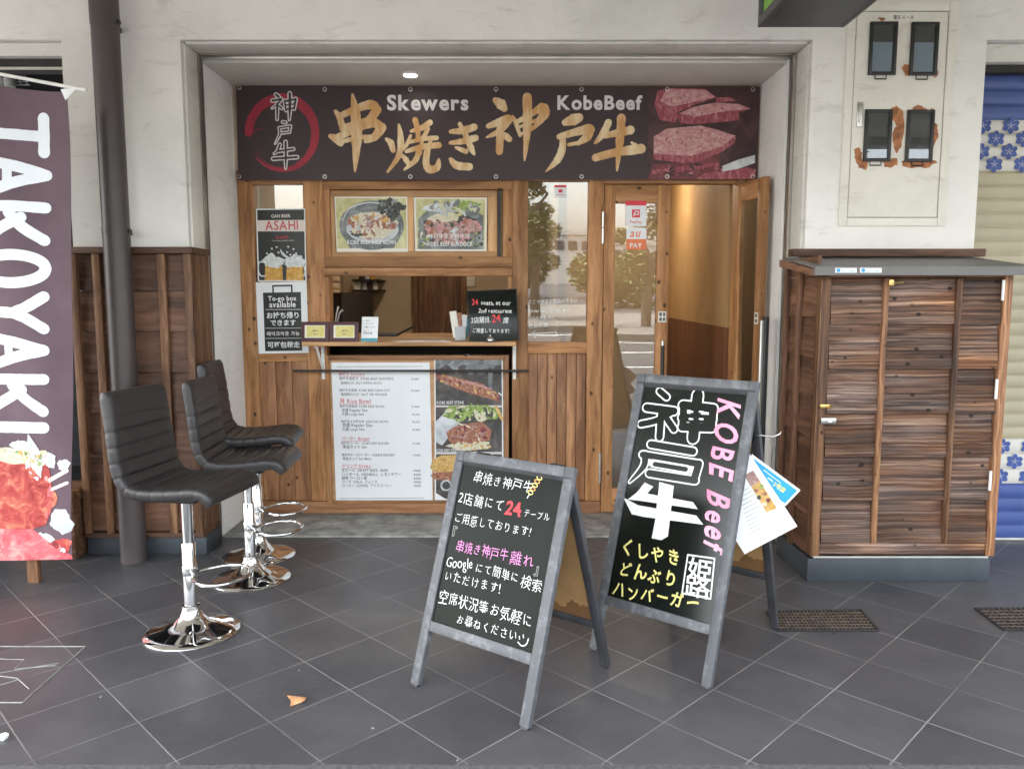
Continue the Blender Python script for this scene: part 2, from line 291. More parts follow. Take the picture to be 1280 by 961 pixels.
# ---------------------------------------------------------------- mesh builder
class MB:
    def __init__(s): s.v = []; s.f = []; s.m = []; s.b = []; s.mats = []
    def mi(s, m):
        if m not in s.mats: s.mats.append(m)
        return s.mats.index(m)
    def add(s, vs, fs, m, bid=None):
        o = len(s.v); k = s.mi(m); bid = random.random() if bid is None else bid
        s.v += [tuple(v) for v in vs]
        for f in fs: s.f.append([o + i for i in f]); s.m.append(k); s.b.append(bid)
    def bm(s, bm, m, bid=None):
        bm.verts.index_update(); s.add([v.co for v in bm.verts], [[v.index for v in f.verts] for f in bm.faces], m, bid); bm.free()
    def box(s, x0, x1, y0, y1, z0, z1, m, bev=0.0, mtx=None, bid=None):
        bm = bmesh.new(); bmesh.ops.create_cube(bm, size=1)
        for v in bm.verts: v.co = Vector(((x0 + x1) / 2 + v.co.x * (x1 - x0), (y0 + y1) / 2 + v.co.y * (y1 - y0), (z0 + z1) / 2 + v.co.z * (z1 - z0)))
        if bev: bmesh.ops.bevel(bm, geom=list(bm.edges), offset=bev, segments=2, affect='EDGES', profile=.5)
        if mtx is not None: bmesh.ops.transform(bm, matrix=mtx, verts=bm.verts)
        s.bm(bm, m, bid)
    def tube(s, pts, r, m, n=10, closed=False, cap=True):
        pts = [Vector(p) for p in pts]; K = len(pts); rs = r if isinstance(r, (list, tuple)) else [r] * K
        vs = []; prev = None
        for i, p in enumerate(pts):
            if closed: t = pts[(i + 1) % K] - pts[i - 1]
            else: t = pts[min(i + 1, K - 1)] - pts[max(i - 1, 0)]
            t.normalize()
            if prev is None: a = t.orthogonal().normalized()
            else:
                a = prev - t * prev.dot(t); a.normalize()
            prev = a; b = t.cross(a)
            vs += [p + (a * math.cos(2 * math.pi * j / n) + b * math.sin(2 * math.pi * j / n)) * rs[i] for j in range(n)]
        fs = []
        for i in range(K if closed else K - 1):
            i2 = (i + 1) % K
            fs += [(i * n + j, i * n + (j + 1) % n, i2 * n + (j + 1) % n, i2 * n + j) for j in range(n)]
        if cap and not closed: fs += [tuple(range(n))[::-1], tuple((K - 1) * n + j for j in range(n))]
        s.add(vs, fs, m)
    def lathe(s, prof, m, c=(0, 0, 0), n=40):
        c = Vector(c); vs = []; K = len(prof)
        for r, z in prof: vs += [c + Vector((r * math.cos(2 * math.pi * j / n), r * math.sin(2 * math.pi * j / n), z)) for j in range(n)]
        fs = [(i * n + j, i * n + (j + 1) % n, (i + 1) * n + (j + 1) % n, (i + 1) * n + j) for i in range(K - 1) for j in range(n)]
        fs += [tuple(range(n))[::-1], tuple((K - 1) * n + j for j in range(n))]
        s.add(vs, fs, m)
    def slab(s, pts, d, m):
        """polygon pts pushed by vector d"""
        n = len(pts); pts = [Vector(p) for p in pts]; d = Vector(d)
        s.add(pts + [p + d for p in pts], [tuple(range(n)), tuple(range(2 * n - 1, n - 1, -1))] + [(i, (i + 1) % n, n + (i + 1) % n, n + i) for i in range(n)], m)
    def build(s, name, parent=None, loc=None, local=False, smooth=40):
        off = Vector((0, 0, 0)); o = parent
        if not local:
            while o is not None: off += o.location; o = o.parent
            if parent is None and loc is not None: off = Vector(loc)
        me = bpy.data.meshes.new(name)
        me.from_pydata([Vector(v) - off for v in s.v], [], s.f)
        for m in s.mats: me.materials.append(m)
        me.polygons.foreach_set('material_index', s.m)
        at = me.attributes.new('bid', 'FLOAT', 'FACE'); at.data.foreach_set('value', s.b)
        bm = bmesh.new(); bm.from_mesh(me); bmesh.ops.recalc_face_normals(bm, faces=bm.faces); bm.to_mesh(me); bm.free()
        if smooth: me.shade_smooth(); me.set_sharp_from_angle(angle=R(smooth))
        ob = bpy.data.objects.new(name, me); C.objects.link(ob)
        if parent is not None: ob.parent = parent
        elif loc is not None: ob.location = loc
        return ob
def tag(o, label=None, cat=None, group=None, kind=None):
    for k, v in (('label', label), ('category', cat), ('group', group), ('kind', kind)):
        if v: o[k] = v
    return o
def thing(name, label, cat, loc=(0, 0, 0), rz=0, group=None):
    o = bpy.data.objects.new(name, None); C.objects.link(o); o.location = loc; o.rotation_euler = (0, 0, rz); o.empty_display_size = .1
    return tag(o, label, cat, group)
def copy_tree(o, parent=None):
    c = o.copy(); C.objects.link(c)
    if parent is not None: c.parent = parent
    for ch in list(o.children): copy_tree(ch, c)
    return c

# ---------------------------------------------------------------- flat printed art on a plane
_tc = bpy.data.curves.new('glyphs', 'FONT'); _to = bpy.data.objects.new('glyphs', _tc); _tc.resolution_u = 3; _tc.fill_mode = 'FRONT'
_gc = {}
def glyph(ch, off=0.0, shear=0.0):
    k = (ch, off, shear)
    if k not in _gc:
        _tc.body = ch; _tc.offset = off; _tc.shear = shear
        me = bpy.data.meshes.new_from_object(_to)
        vs = [(v.co.x, v.co.y) for v in me.vertices]; fs = [list(p.vertices) for p in me.polygons]; bpy.data.meshes.remove(me)
        wide = ord(ch) > 0x2fff or ord(ch) in range(0x1100, 0x1200)
        adv = 1.0 if wide else ((max(v[0] for v in vs) + .06) if vs else .28)
        _gc[k] = (vs, fs, adv)
    return _gc[k]
class Frame:
    """a plane: origin o, right r, up u, normal n (towards the viewer); art sits in thin layers above it"""
    def __init__(s, o, r, u, inv=None, step=.00003, base=.0005, wave=None):
        s.o = Vector(o); s.r = Vector(r).normalized(); s.u = Vector(u).normalized(); s.n = s.r.cross(s.u); s.inv = inv; s.step = step; s.k = 0; s.base = base; s.wave = wave
    def px(s, x, y):
        d = ray(x, y); c = Vector((0, 0, HC)); t = (s.o - c).dot(s.n) / d.dot(s.n); p = c + d * t - s.o
        return Vector((p.dot(s.r), p.dot(s.u)))
    def at(s, a, b, lift):
        p = s.o + s.r * a + s.u * b
        if s.wave: p = p + s.n * s.wave(a, b)
        p = p + s.n * lift
        return s.inv @ p if s.inv else p
    def nxt(s): s.k += 1; return s.base + s.k * s.step
    def pxs(s, x, y): return (s.px(x + 1, y) - s.px(x, y)).length
def poly(mb, fr, pts, m, px=True, lift=None):
    q = [fr.px(*p) for p in pts] if px else pts
    l = fr.nxt() if lift is None else lift
    mb.add([fr.at(a[0], a[1], l) for a in q], [list(range(len(q)))], m)
def quadmesh(mb, fr, x0, x1, y0, y1, m, nx=1, ny=1, lift=None):
    l = fr.nxt() if lift is None else lift
    vs = [fr.at(x0 + (x1 - x0) * i / nx, y0 + (y1 - y0) * j / ny, l) for j in range(ny + 1) for i in range(nx + 1)]
    mb.add(vs, [(j * (nx + 1) + i, j * (nx + 1) + i + 1, (j + 1) * (nx + 1) + i + 1, (j + 1) * (nx + 1) + i) for j in range(ny) for i in range(nx)], m)
def smoothpts(pts, ws, n=7):
    if len(pts) < 3:
        return [(pts[0][0] + (pts[-1][0] - pts[0][0]) * t / n, pts[0][1] + (pts[-1][1] - pts[0][1]) * t / n) for t in range(n + 1)], [ws[0] + (ws[-1] - ws[0]) * t / n for t in range(n + 1)]
    P_ = [pts[0]] + list(pts) + [pts[-1]]; W_ = [ws[0]] + list(ws) + [ws[-1]]; op = []; ow = []
    for i in range(1, len(P_) - 2):
        for t in range(n if i < len(P_) - 3 else n + 1):
            t /= n; a, b, c, d = P_[i - 1:i + 3]
            op.append(tuple(.5 * (2 * b[k] + (c[k] - a[k]) * t + (2 * a[k] - 5 * b[k] + 4 * c[k] - d[k]) * t * t + (3 * b[k] - a[k] - 3 * c[k] + d[k]) * t ** 3) for k in (0, 1)))
            ow.append(W_[i] + (W_[i + 1] - W_[i]) * t)
    return op, ow
def ribbon(mb, fr, pts, ws, m, px=True, curve=True, grow=0.0, lift=None, rag=0.0):
    """brush stroke: centreline + full widths (in px when px) with rounded ends"""
    if not isinstance(ws, (list, tuple)): ws = [ws] * len(pts)
    if len(ws) != len(pts): ws = [ws[0] + (ws[-1] - ws[0]) * i / (len(pts) - 1) for i in range(len(pts))]
    sc = fr.pxs(*pts[0]) if px else 1
    q = [tuple(fr.px(*p)) if px else tuple(p) for p in pts]
    ws = [(x + grow) * sc for x in ws]
    if curve or len(pts) == 2: q, ws = smoothpts(q, ws)
    q = [Vector(p) for p in q]; l = fr.nxt() if lift is None else lift
    K = len(q); Lp = []; Rp = []
    for i in range(K):
        t = q[min(i + 1, K - 1)] - q[max(i - 1, 0)]
        if t.length < 1e-9: t = Vector((1, 0))
        t.normalize(); nrm = Vector((-t.y, t.x)); h = ws[i] / 2 * (1 + random.uniform(-rag, rag))
        Lp.append(q[i] + nrm * h); Rp.append(q[i] - nrm * h)
    t0 = (q[0] - q[1]).normalized(); t1 = (q[-1] - q[-2]).normalized()
    def capp(c, t, h, a):
        nrm = Vector((-t.y, t.x)); return [c + (nrm * math.cos(x) + t * math.sin(x)) * h for x in [math.pi * j / 6 for j in range(1, 6)]]
    endc = capp(q[-1], t1, ws[-1] / 2, 0); stc = capp(q[0], t0, ws[0] / 2, 0)
    vs = Lp + Rp + endc + stc; fs = [(i, i + 1, K + i + 1, K + i) for i in range(K - 1)]
    fs.append([K - 1] + [2 * K + j for j in range(5)] + [2 * K - 1]); fs.append([K] + [2 * K + 5 + j for j in range(5)] + [0])
    mb.add([fr.at(v.x, v.y, l) for v in vs], fs, m)
def ellipse(mb, fr, cx, cy, rx, ry, m, px=True, rot=0.0, rag=0.0, n=36, lift=None, seed=None):
    rng = random.Random(seed if seed is not None else random.random()); ph = [rng.uniform(0, 6.28) for _ in range(5)]
    pts = []
    for j in range(n):
        t = 2 * math.pi * j / n; k = 1 + rag * (math.sin(2 * t + ph[0]) + .7 * math.sin(3 * t + ph[1]) + .6 * math.sin(5 * t + ph[2]) + .5 * math.sin(9 * t + ph[3]) + .3 * math.sin(14 * t + ph[4])) / 2
        x, y = rx * k * math.cos(t), ry * k * math.sin(t); pts.append((cx + x * math.cos(rot) - y * math.sin(rot), cy + x * math.sin(rot) + y * math.cos(rot)))
    poly(mb, fr, pts, m, px, lift)
def text(mb, fr, s, A, B, m, off=0.0, hk=1.0, jit=0.0, px=True, shear=0.0, gap=0.0, lift=None, gs=1.0):
    """one line of writing whose baseline runs A -> B; hk = height / width factor"""
    A = Vector(fr.px(*A) if px else A); B = Vector(fr.px(*B) if px else B)
    gl = [glyph(ch, off, shear) if ch != ' ' else ([], [], .3) for ch in s]
    tot = sum(g[2] + gap for g in gl) - gap; L = (B - A).length; k = L / tot; d = (B - A).normalized(); nn = Vector((-d.y, d.x))
    l = fr.nxt() if lift is None else lift; x = 0.0
    for ch, (vs, fs, adv) in zip(s, gl):
        if vs:
            ja = random.gauss(0, jit * .12); jy = random.gauss(0, jit * .05); js = gs * (1 + random.gauss(0, jit * .08)); cw = adv / 2; sk = random.gauss(0, jit * .10)
            if jit and ord(ch) in range(0x3040, 0x3100): js *= .86
            out = []
            for (vx, vy) in vs:
                ux = (vx - cw) * js + sk * (vy - .35); uy = (vy - .35) * js * 1.0
                if jit: ux, uy = ux + jit * .05 * math.sin(4.3 * uy + 9 * x), uy + jit * .05 * math.sin(4.9 * ux + 5 * x + 1)
                rx_ = ux * math.cos(ja) - uy * math.sin(ja) + cw + x; ry_ = (ux * math.sin(ja) + uy * math.cos(ja) + .35 + jy) * hk
                p = A + d * (rx_ * k) + nn * (ry_ * k); out.append(fr.at(p.x, p.y, l))
            mb.add(out, fs, m)
        x += adv + gap
def scatter(mb, fr, cx, cy, rx, ry, n, mats, s0, s1, seed, S=lambda x, y: (x, y), flat=.6):
    rng = random.Random(seed); l0 = fr.nxt()
    for i in range(n):
        fr.k += .2
        while True:
            a, b_ = rng.uniform(-1, 1), rng.uniform(-1, 1)
            if a * a + b_ * b_ < 1: break
        s = rng.uniform(s0, s1); x, y = S(cx + a * rx, cy + b_ * ry)
        ellipse(mb, fr, x, y, s, s * rng.uniform(flat * .6, flat * 1.4), M[rng.choice(mats)], rag=.35, rot=rng.uniform(0, 3.14), n=11, seed=seed * 97 + i, lift=fr.base + fr.k * fr.step)
def wallframe(Y): return Frame((0, Y, 0), (1, 0, 0), (0, 0, 1))
def sheet(fr, corners, m, th=.0015, px=True):
    """a thin printed sheet with real thickness; returns a MB"""
    mb = MB(); q = [fr.px(*c) for c in corners] if px else corners
    mb.slab([fr.at(a[0], a[1], fr.base - th) for a in q], (fr.at(0, 0, th) - fr.at(0, 0, 0)), m); return mb
# ---------------------------------------------------------------- ground, pavement, street behind the camera
YF, YS, YB = 4.36, 4.64, 5.15            # plaster front, shutter slot, shopfront
g = MB(); g.box(-150, 150, -220, 60, -.30, -.16, M['asphalt']); tag(g.build('ground'), kind='structure')
g = MB(); g.box(-14, 14, 2.31, 4.95, -.16, 0, M['tiles']); tag(g.build('tiled_pavement'), kind='structure')
g = MB(); g.box(-14, 14, 2.16, 2.3092, -.16, -.0005, M['granite'], .002); tag(g.build('kerb'), kind='structure')
g = MB(); g.box(-40, 40, -1.6, 2.154, -.16, -.012, M['paving']); tag(g.build('pavement'), kind='structure')
g = MB()
for y in (-2.2, -5.0, -8.2, -11.0): g.box(-60, 60, y - .06, y + .06, -.158, -.152, M['roadpaint'])
for i in range(0): g.box(-5.6 + i * .95, -5.1 + i * .95, -10.6, -8.6, -.158, -.152, M['roadpaint'])
tag(g.build('road_markings'), kind='structure')
g = MB(); g.box(-90, 90, -24, -11.8, -.16, .02, M['farpaving']); tag(g.build('far_pavement'), kind='structure')

def leaf_cloud(mb, c, rad, n, m, size, rng, flat=1.0):
    for _ in range(n):
        while True:
            v = Vector((rng.uniform(-1, 1), rng.uniform(-1, 1), rng.uniform(-1, 1)))
            if .25 < v.length < 1: break
        p = Vector(c) + Vector((v.x * rad, v.y * rad, v.z * rad * flat))
        a = Vector((rng.uniform(-1, 1), rng.uniform(-1, 1), rng.uniform(-.4, .4))).normalized(); b = a.orthogonal().normalized()
        s = size * rng.uniform(.6, 1.3)
        mb.add([p - a * s, p - b * s * .4, p + a * s, p + b * s * .4], [(0, 1, 2, 3)], m)
def tree(x, y, h, cr, label, seed, group='street trees across the road'):
    rng = random.Random(seed); t = thing('pine_tree', label, 'tree', (x, y, 0), group=group)
    tk = MB(); tp = [Vector((x, y, 0))]
    for i in range(1, 7): tp.append(Vector((x + rng.uniform(-.12, .12) * i * .5, y + rng.uniform(-.1, .1) * i * .5, h * .92 * i / 6)))
    tk.tube(tp, [.17 - .022 * i for i in range(7)], M['bark'], 8); cr_ = MB()
    for i in range(13):
        b = tp[2 + i % 5]; an = rng.uniform(0, 6.28); ln = cr * rng.uniform(.5, 1.05) * (1.15 - .12 * (i % 5)); e = b + Vector((math.cos(an) * ln, math.sin(an) * ln, rng.uniform(.1, .7)))
        tk.tube([b, (b + e) / 2 + Vector((0, 0, .12)), e], [.05, .035, .012], M['bark'], 6)
        leaf_cloud(cr_, e, cr * rng.uniform(.4, .7), 380, M['leaf'], .085, rng, .7)
    tk.build('trunk', t); cr_.build('crown', t, smooth=0)
tree(.75, -15.2, 4.3, 1.0, 'tall pine across the road, reflected in the fixed window', 3)
tree(4.4, -15.6, 4.6, 1.0, 'straight pine across the road, reflected in the glass door', 5)
tree(-4.6, -15.0, 6.0, 1.9, 'broad pine across the road opposite the bar stools', 8)
tree(9.5, -16.0, 6.2, 1.8, 'broad pine across the road opposite the storage cabinet', 11)
rng = random.Random(4); wd = MB()
for i in range(80):
    x = rng.uniform(-34, 38); y = rng.uniform(-40, -32); r_ = rng.uniform(1.3, 1.9); leaf_cloud(wd, (x, y, rng.uniform(.5, 1.9)), r_, 800, M['leaf'], .2, rng, .8)
tag(wd.build('wood', smooth=0), kind='stuff', label='dark green wood beyond the road reflected in the glass', cat='wood')
fb = thing('far_building', 'pale flat-roofed building beyond the trees reflected in the window', 'building', (9, -74, 0))
b = MB(); b.box(2, 17, -80, -74, -.16, 5.0, M['farwall']); b.box(1.8, 17.2, -80.2, -73.8, 5.0, 5.4, M['farwall']); b.build('wall', fb)
for i in range(9): wn_ = MB(); wn_.box(3 + i * 1.5, 4 + i * 1.5, -73.99, -73.9, 3.4, 4.4, M['glassdark']); wn_.build('window', fb)

# ---------------------------------------------------------------- plaster building
bd = thing('arcade_building', 'cream plaster arcade building framing the recessed timber shopfront', 'building', (0, 4.5, 0))
XL0, XL1, XR0, XR1 = -2.408, -1.772, 1.605, 2.535
def wall_block(name, *bx):
    b = MB()
    for q in bx: b.box(*q)
    return b.build(name, bd)
wall_block('pillar', (XL0, XL1, YF, 4.555, 0, 2.8162, M['plaster'])); wall_block('inner_wall', (XL0, -1.802, 4.556, 5.6, 0, 2.815, M['plaster']))
wall_block('pillar', (XR0, XR1, YF, 4.555, 0, 2.8162, M['plaster'])); wall_block('inner_wall', (1.603, XR1, 4.556, 5.6, 0, 2.815, M['plaster']))
wall_block('pillar', (-7.2, -5.6, YF, 5.6, 0, 2.815, M['plaster'])); wall_block('pillar', (4.9, 7.2, YF, 5.6, 0, 2.815, M['plaster']))
b = MB(); b.box(-7.2, 7.2, YF, 4.555, 2.8165, 4.6, M['plaster']); b.box(-7.2, 7.2, 4.556, 9.0, 2.99, 4.6, M['beam']); b.build('lintel_wall', bd)
b = MB(); b.box(-7.2, 7.2, .4, 4.355, 3.08, 3.25, M['beam']); b.build('canopy', bd); wall_block('canopy_fascia', (-7.2, 7.2, .2, .398, 3.0, 3.4, M['beam']))
b = MB()   # render trim round the opening
b.box(-1.7715, -1.757, 4.385, 4.55, 0, 2.803, M['trim'], .003); b.box(1.590, 1.6045, 4.385, 4.55, 0, 2.803, M['trim'], .003); b.box(-1.756, 1.589, 4.385, 4.55, 2.803, 2.8155, M['trim'], .003)
b.build('trim', bd)
wall_block('recess_side', (-1.95, -1.762, YS, 5.6, 0, 2.985, M['lining'], .003)); wall_block('recess_side', (1.567, 1.602, YS, 5.6, 0, 2.985, M['lining'], .003))
b = MB(); b.box(-1.7615, 1.5665, YS, 5.4, 2.776, 2.98, M['soffit'], .003); b.build('soffit', bd)
def rail(x, sg):
    r_ = MB()
    for y0, y1, d, mm in ((4.556, 4.572, .0, 'alu'), (4.574, 4.592, .022, 'slot'), (4.594, 4.606, .004, 'alu'), (4.608, 4.628, .026, 'slot'), (4.629, 4.638, .006, 'alu')):
        xx = x + sg * d; r_.box(min(xx, xx - sg * -.04), max(xx, xx - sg * -.04), y0, y1, 0, 2.80, M[mm])
    r_.build('shutter_rail', bd)
rail(-1.754, -1); rail(1.587 - .012, 1)
b = MB(); b.box(-1.755, 1.574, 4.556, 4.575, 2.80, 2.9, M['alu']); b.box(-1.755, 1.574, 4.577, 4.603, 2.845, 2.9, M['slot']); b.box(-1.755, 1.574, 4.605, 4.625, 2.79, 2.86, M['alu'], .003); b.box(-1.755, 1.574, 4.626, 4.638, 2.82, 2.9, M['slot']); b.build('shutter_slot', bd)
b = MB(); b.box(-1.757, 1.562, 4.642, 5.34, -.05, .012, M['concrete'], .006); b.build('concrete_sill', bd)
# neighbouring openings: shutter boxes above
b = MB(); b.box(-5.59, XL0 - .002, 4.40, 4.54, 2.745, 2.813, M['trim']); b.box(-5.59, XL0 - .002, 4.45, 4.54, 2.70, 2.7445, M['slot']); b.box(-5.59, XL0 - .002, 4.44, 4.53, 2.684, 2.699, M['alu']); b.build('shutter_box', bd); b = MB()
b.box(XR1 + .002, 4.89, 4.42, 4.54, 2.72, 2.813, M['trim']); b.box(XR1 + .002, 4.89, 4.47, 4.54, 2.68, 2.719, M['slot']); b.build('shutter_box', bd)
# rooms
b = MB()
b.box(-1.80, 1.95, 8.30, 8.4, 0, 2.72, M['inwall']); b.box(-1.85, -1.765, 5.62, 8.3, 0, 2.72, M['inwall']); b.box(-1.765, 1.95, 5.42, 8.3, 2.65, 2.74, M['inwall'])
b.box(.35, .42, 6.1, 8.29, .02, 2.64, M['inwall'])
b.build('interior_wall', bd)
b = MB(); A0 = P(893, 407, 5.30); A1 = P(835, 395, 8.2)
zd = 1.25
for z0, z1, k in ((zd, 2.645, 'inwarm'), (.014, zd - .002, None)):
    b.slab([(1.44, 5.30, z0), (1.60, 8.29, z0), (1.75, 8.29, z0), (1.59, 5.30, z0)], (0, 0, z1 - z0), M['inwarm'] if k else M['dado']['z'])
b.build('corridor_wall', bd)
b = MB(); b.box(-1.76, 1.8, 5.345, 8.3, -.1, .010, M['infloor']); b.build('interior_floor', bd)
b = MB()
b.box(-5.6, XL0 - .01, 6.6, 6.7, 0, 2.9, M['inside']); b.box(-5.6, -5.5, 4.6, 6.6, 0, 2.9, M['inside']); b.box(-2.45, -2.40, 4.6, 6.6, 0, 2.9, M['inside']); b.box(-5.5, -2.45, 4.95, 6.6, -.1, .02, M['inside']); b.box(-5.5, -2.45, 4.6, 6.6, 2.86, 2.95, M['inside'])
b.build('neighbour_room', bd)
for lx, ly, lb_ in ((-.75, 6.6, 'round ceiling lamp in the kitchen behind the hatch'), (1.05, 7.1, 'round ceiling lamp in the corridor behind the open door')):  # lamps added out of view, standing in for the interior lighting
    il = thing('added_ceiling_lamp', lb_, 'lamp', (lx, ly, 2.6)); b = MB(); b.lathe([(.10, .049), (.10, .02), (.09, .018)], M['white'], (lx, ly, 2.6), 28); b.build('rim', il); b = MB(); b.lathe([(.088, .0175), (.07, .0), (.03, -.012)], M['addedlamp'], (lx, ly, 2.6), 28); b.build('lens', il)
dl = thing('downlight', 'small round lit downlight in the recess ceiling above the banner', 'lamp', tuple(P(513, 98, 4.86)))
q = P(513, 98, 4.86); b = MB(); b.lathe([(.052, 2.776), (.052, 2.768), (.042, 2.766), (.040, 2.7755)], M['white'], (q.x, q.y, 0), 28); b.build('rim', dl)
b = MB(); b.lathe([(.039, 2.7752), (.039, 2.770)], M['lamp'], (q.x, q.y, 0), 28); b.build('lens', dl)

# drainpipe
pp = thing('drainpipe', 'thick brown painted drainpipe in front of the left plaster pillar', 'drainpipe', (-2.099, 4.222, 0))
b = MB(); b.tube([(-2.099, 4.222, 0), (-2.099, 4.222, 3.25)], .068, M['pipe'], 32); b.build('pipe', pp)
b = MB(); b.tube([(-2.099, 4.222, 2.86), (-2.099, 4.222, 3.02)], .0715, M['pipe'], 32); b.build('collar', pp)
for z in (2.86, 1.80):
    b = MB(); b.tube([(-2.099, 4.222, z - .018), (-2.099, 4.222, z + .018)], .0705, M['pipe'], 32); b.box(-2.12, -2.08, 4.27, 4.36, z - .012, z + .012, M['pipe']); b.box(-2.032, -2.020, 4.205, 4.235, z - .010, z + .010, M['darkmetal'], .003); b.build('bracket', pp)

# timber cladding on the left pillar
cl = thing('timber_cladding', 'dark stained timber cladding with battens round the foot of the left pillar', 'cladding', (-2.07, 4.33, 0))
YC = 4.315
b = MB(); z = .14
for i in range(8):
    z1 = min(z + .222, 1.685)
    b.slab([(-2.40, 4.352, z), (-2.40, YC + .004, z), (-2.40, YC + .022, z1), (-2.40, 4.352, z1)], (.66, 0, 0), M['brown']['x'])
    if z1 >= 1.685: break
    z = z1 + .003
b.build('board', cl)
for x in (88, 117, 198, 231):
    p = P(x, 330, YC); x0 = p.x; b = MB(); b.box(x0, x0 + .042, YC - .022, YC + .003, .13, 1.685, M['batten']['z'], .003); b.build('batten', cl)
b = MB(); b.box(-1.757, -1.742, YC - .005, 4.553, .13, 1.685, M['batten']['z'], .002); b.build('corner_board', cl)
b = MB(); b.box(-2.425, -1.728, 4.285, 4.553, 1.687, 1.722, M['brown']['x'], .004); b.build('cap_rail', cl)
b = MB(); b.box(-2.41, -1.738, 4.300, 4.553, .105, .132, M['brown']['x'], .003); b.box(-2.41, -1.735, 4.325, 4.553, 0, .104, M['plinth'], .003); b.build('plinth', cl)
bl = thing('timber_box', 'low dark timber box against the left cladding behind the flag', 'box', (-2.60, 4.35, 0))
b = MB(); b.box(-2.80, -2.43, 4.24, 4.5, 0, .33, M['brown']['x'], .004); b.build('body', bl)
b = MB(); b.box(-2.82, -2.415, 4.22, 4.5, .332, .39, M['batten']['x'], .004); b.build('lid', bl)

# ---------------------------------------------------------------- timber shopfront
sf = thing('timber_shopfront', 'knotty timber shopfront with serving hatch, window and glass door', 'shopfront', (-.2, YB, 0))
F0, F1 = 5.13, 5.20
def X(px, py, Y=F0): return P(px, py, Y).x
def Zt(py, Y=F0): return P(640, py, Y).z
zT = 2.26
b = MB()
def post(x0, x1, z0=.10, z1=zT, y0=F0, mm='shop'): b.box(x0, x1, y0, F1 + .02, z0, z1, M[mm]['z'], .004)
x318, x380, x405, x640, x660, x735, x754 = X(318, 300), X(380, 300), X(405, 300), X(640, 300), X(660, 300), X(735, 300), X(754, 300)
post(-1.761, x318); post(x380, x405); post(x640, x660); post(x735, x754); post(1.44, 1.565)
zb = Zt(628)
b.box(x318, x380, F0 + .006, F1, zT - .09, zT, M['shop']['x'], .003); b.box(x405, x640, F0 + .006, F1, zT - .07, zT, M['shop']['x'], .003); b.box(x660, x735, F0 + .006, F1, zT - .07, zT, M['shop']['x'], .003); b.box(x754, 1.44, F0 + .006, F1, zT - .085, zT, M['shop']['x'], .003)
b.box(-1.761, x754, F0 - .004, F1 + .02, .014, .097, M['plank']['x'], .004)
b.box(x660, x735, F0 + .004, F1, Zt(442), Zt(428), M['shop']['x'], .003)
b.box(x318, x380, F0 + .004, F1, Zt(452), Zt(440), M['shop']['x'], .003)
b.box(x405, x640, F0 - .012, F1, Zt(345), Zt(335), M['shop']['x'], .003)
b.box(x405 + .001, x405 + .028, F0 - .004, F1 + .03, Zt(428), Zt(346), M['shop']['z'], .003); b.box(x640 - .028, x640 - .001, F0 - .004, F1 + .03, Zt(428), Zt(346), M['shop']['z'], .003)
b.build('frame', sf)
b = MB()
zt = Zt(452)
w_ = (x380 - x318) / 3
for i in range(3): b.box(x318 + i * w_, x318 + (i + 1) * w_ - .003, F0 + .012, F1, .10, zt, M['plank']['z'], .003)
b.build('plank_panel', sf)
b = MB(); w_ = (x735 - x660) / 6
for i in range(6): b.box(x660 + i * w_, x660 + (i + 1) * w_ - .003, F0 + .022, F1, .10, Zt(442), M['plank']['z'], .003)
b.build('plank_panel', sf)
def pane(x0, x1, z0, z1, y=F0 + .045, name='window_pane', parent=sf, mm='glass'):
    k = MB(); d_ = (z1 - z0) * .019; k.slab([(x0, y, z0), (x1, y, z0), (x1, y - d_, z1), (x0, y - d_, z1)], (0, .005, 0), M[mm]); return k.build(name, parent)
pane(x318, x380, Zt(440), zT - .09); wp = pane(x660, x735, Zt(428), zT - .07)
# hatch transom with sliding sashes
b = MB(); z0, z1 = Zt(334), zT - .07
b.box(x405, x640, F0 - .008, F1, z0, Zt(321), M['shop']['x'], .003); b.box(x405, x640, F0 - .008, F1, Zt(237), z1, M['shop']['x'], .003)
b.box(x405, X(413, 280), F0 - .004, F1, Zt(321), Zt(237), M['shop']['z'], .003); b.box(X(629, 280), x640, F0 - .004, F1, Zt(321), Zt(237), M['shop']['z'], .003)
b.build('hatch_transom', sf)
b = MB(); xa, xb, xm0, xm1 = X(413, 280), X(621, 280), X(509, 280), X(517, 280)
b.box(xa, xb, F0 + .012, F0 + .03, Zt(246), Zt(238), M['ply']['x'], .002); b.box(xa, xb, F0 + .012, F0 + .03, Zt(321), Zt(314), M['ply']['x'], .002)
b.box(xa, X(418, 280), F0 + .012, F0 + .03, Zt(314), Zt(246), M['ply']['z'], .002); b.box(X(610, 280), xb, F0 + .010, F0 + .03, Zt(314), Zt(246), M['ply']['z'], .002); b.box(xm0, xm1, F0 + .012, F0 + .03, Zt(314), Zt(246), M['ply']['z'], .002)
b.box(xa, xb, F0 + .022, F0 + .027, Zt(316), Zt(243), M['ply']['x'])
b.box(xb + .004, X(626, 280), F0 + .03, F1, Zt(321), Zt(238), M['darkmetal'])
b.build('sliding_sash', sf)
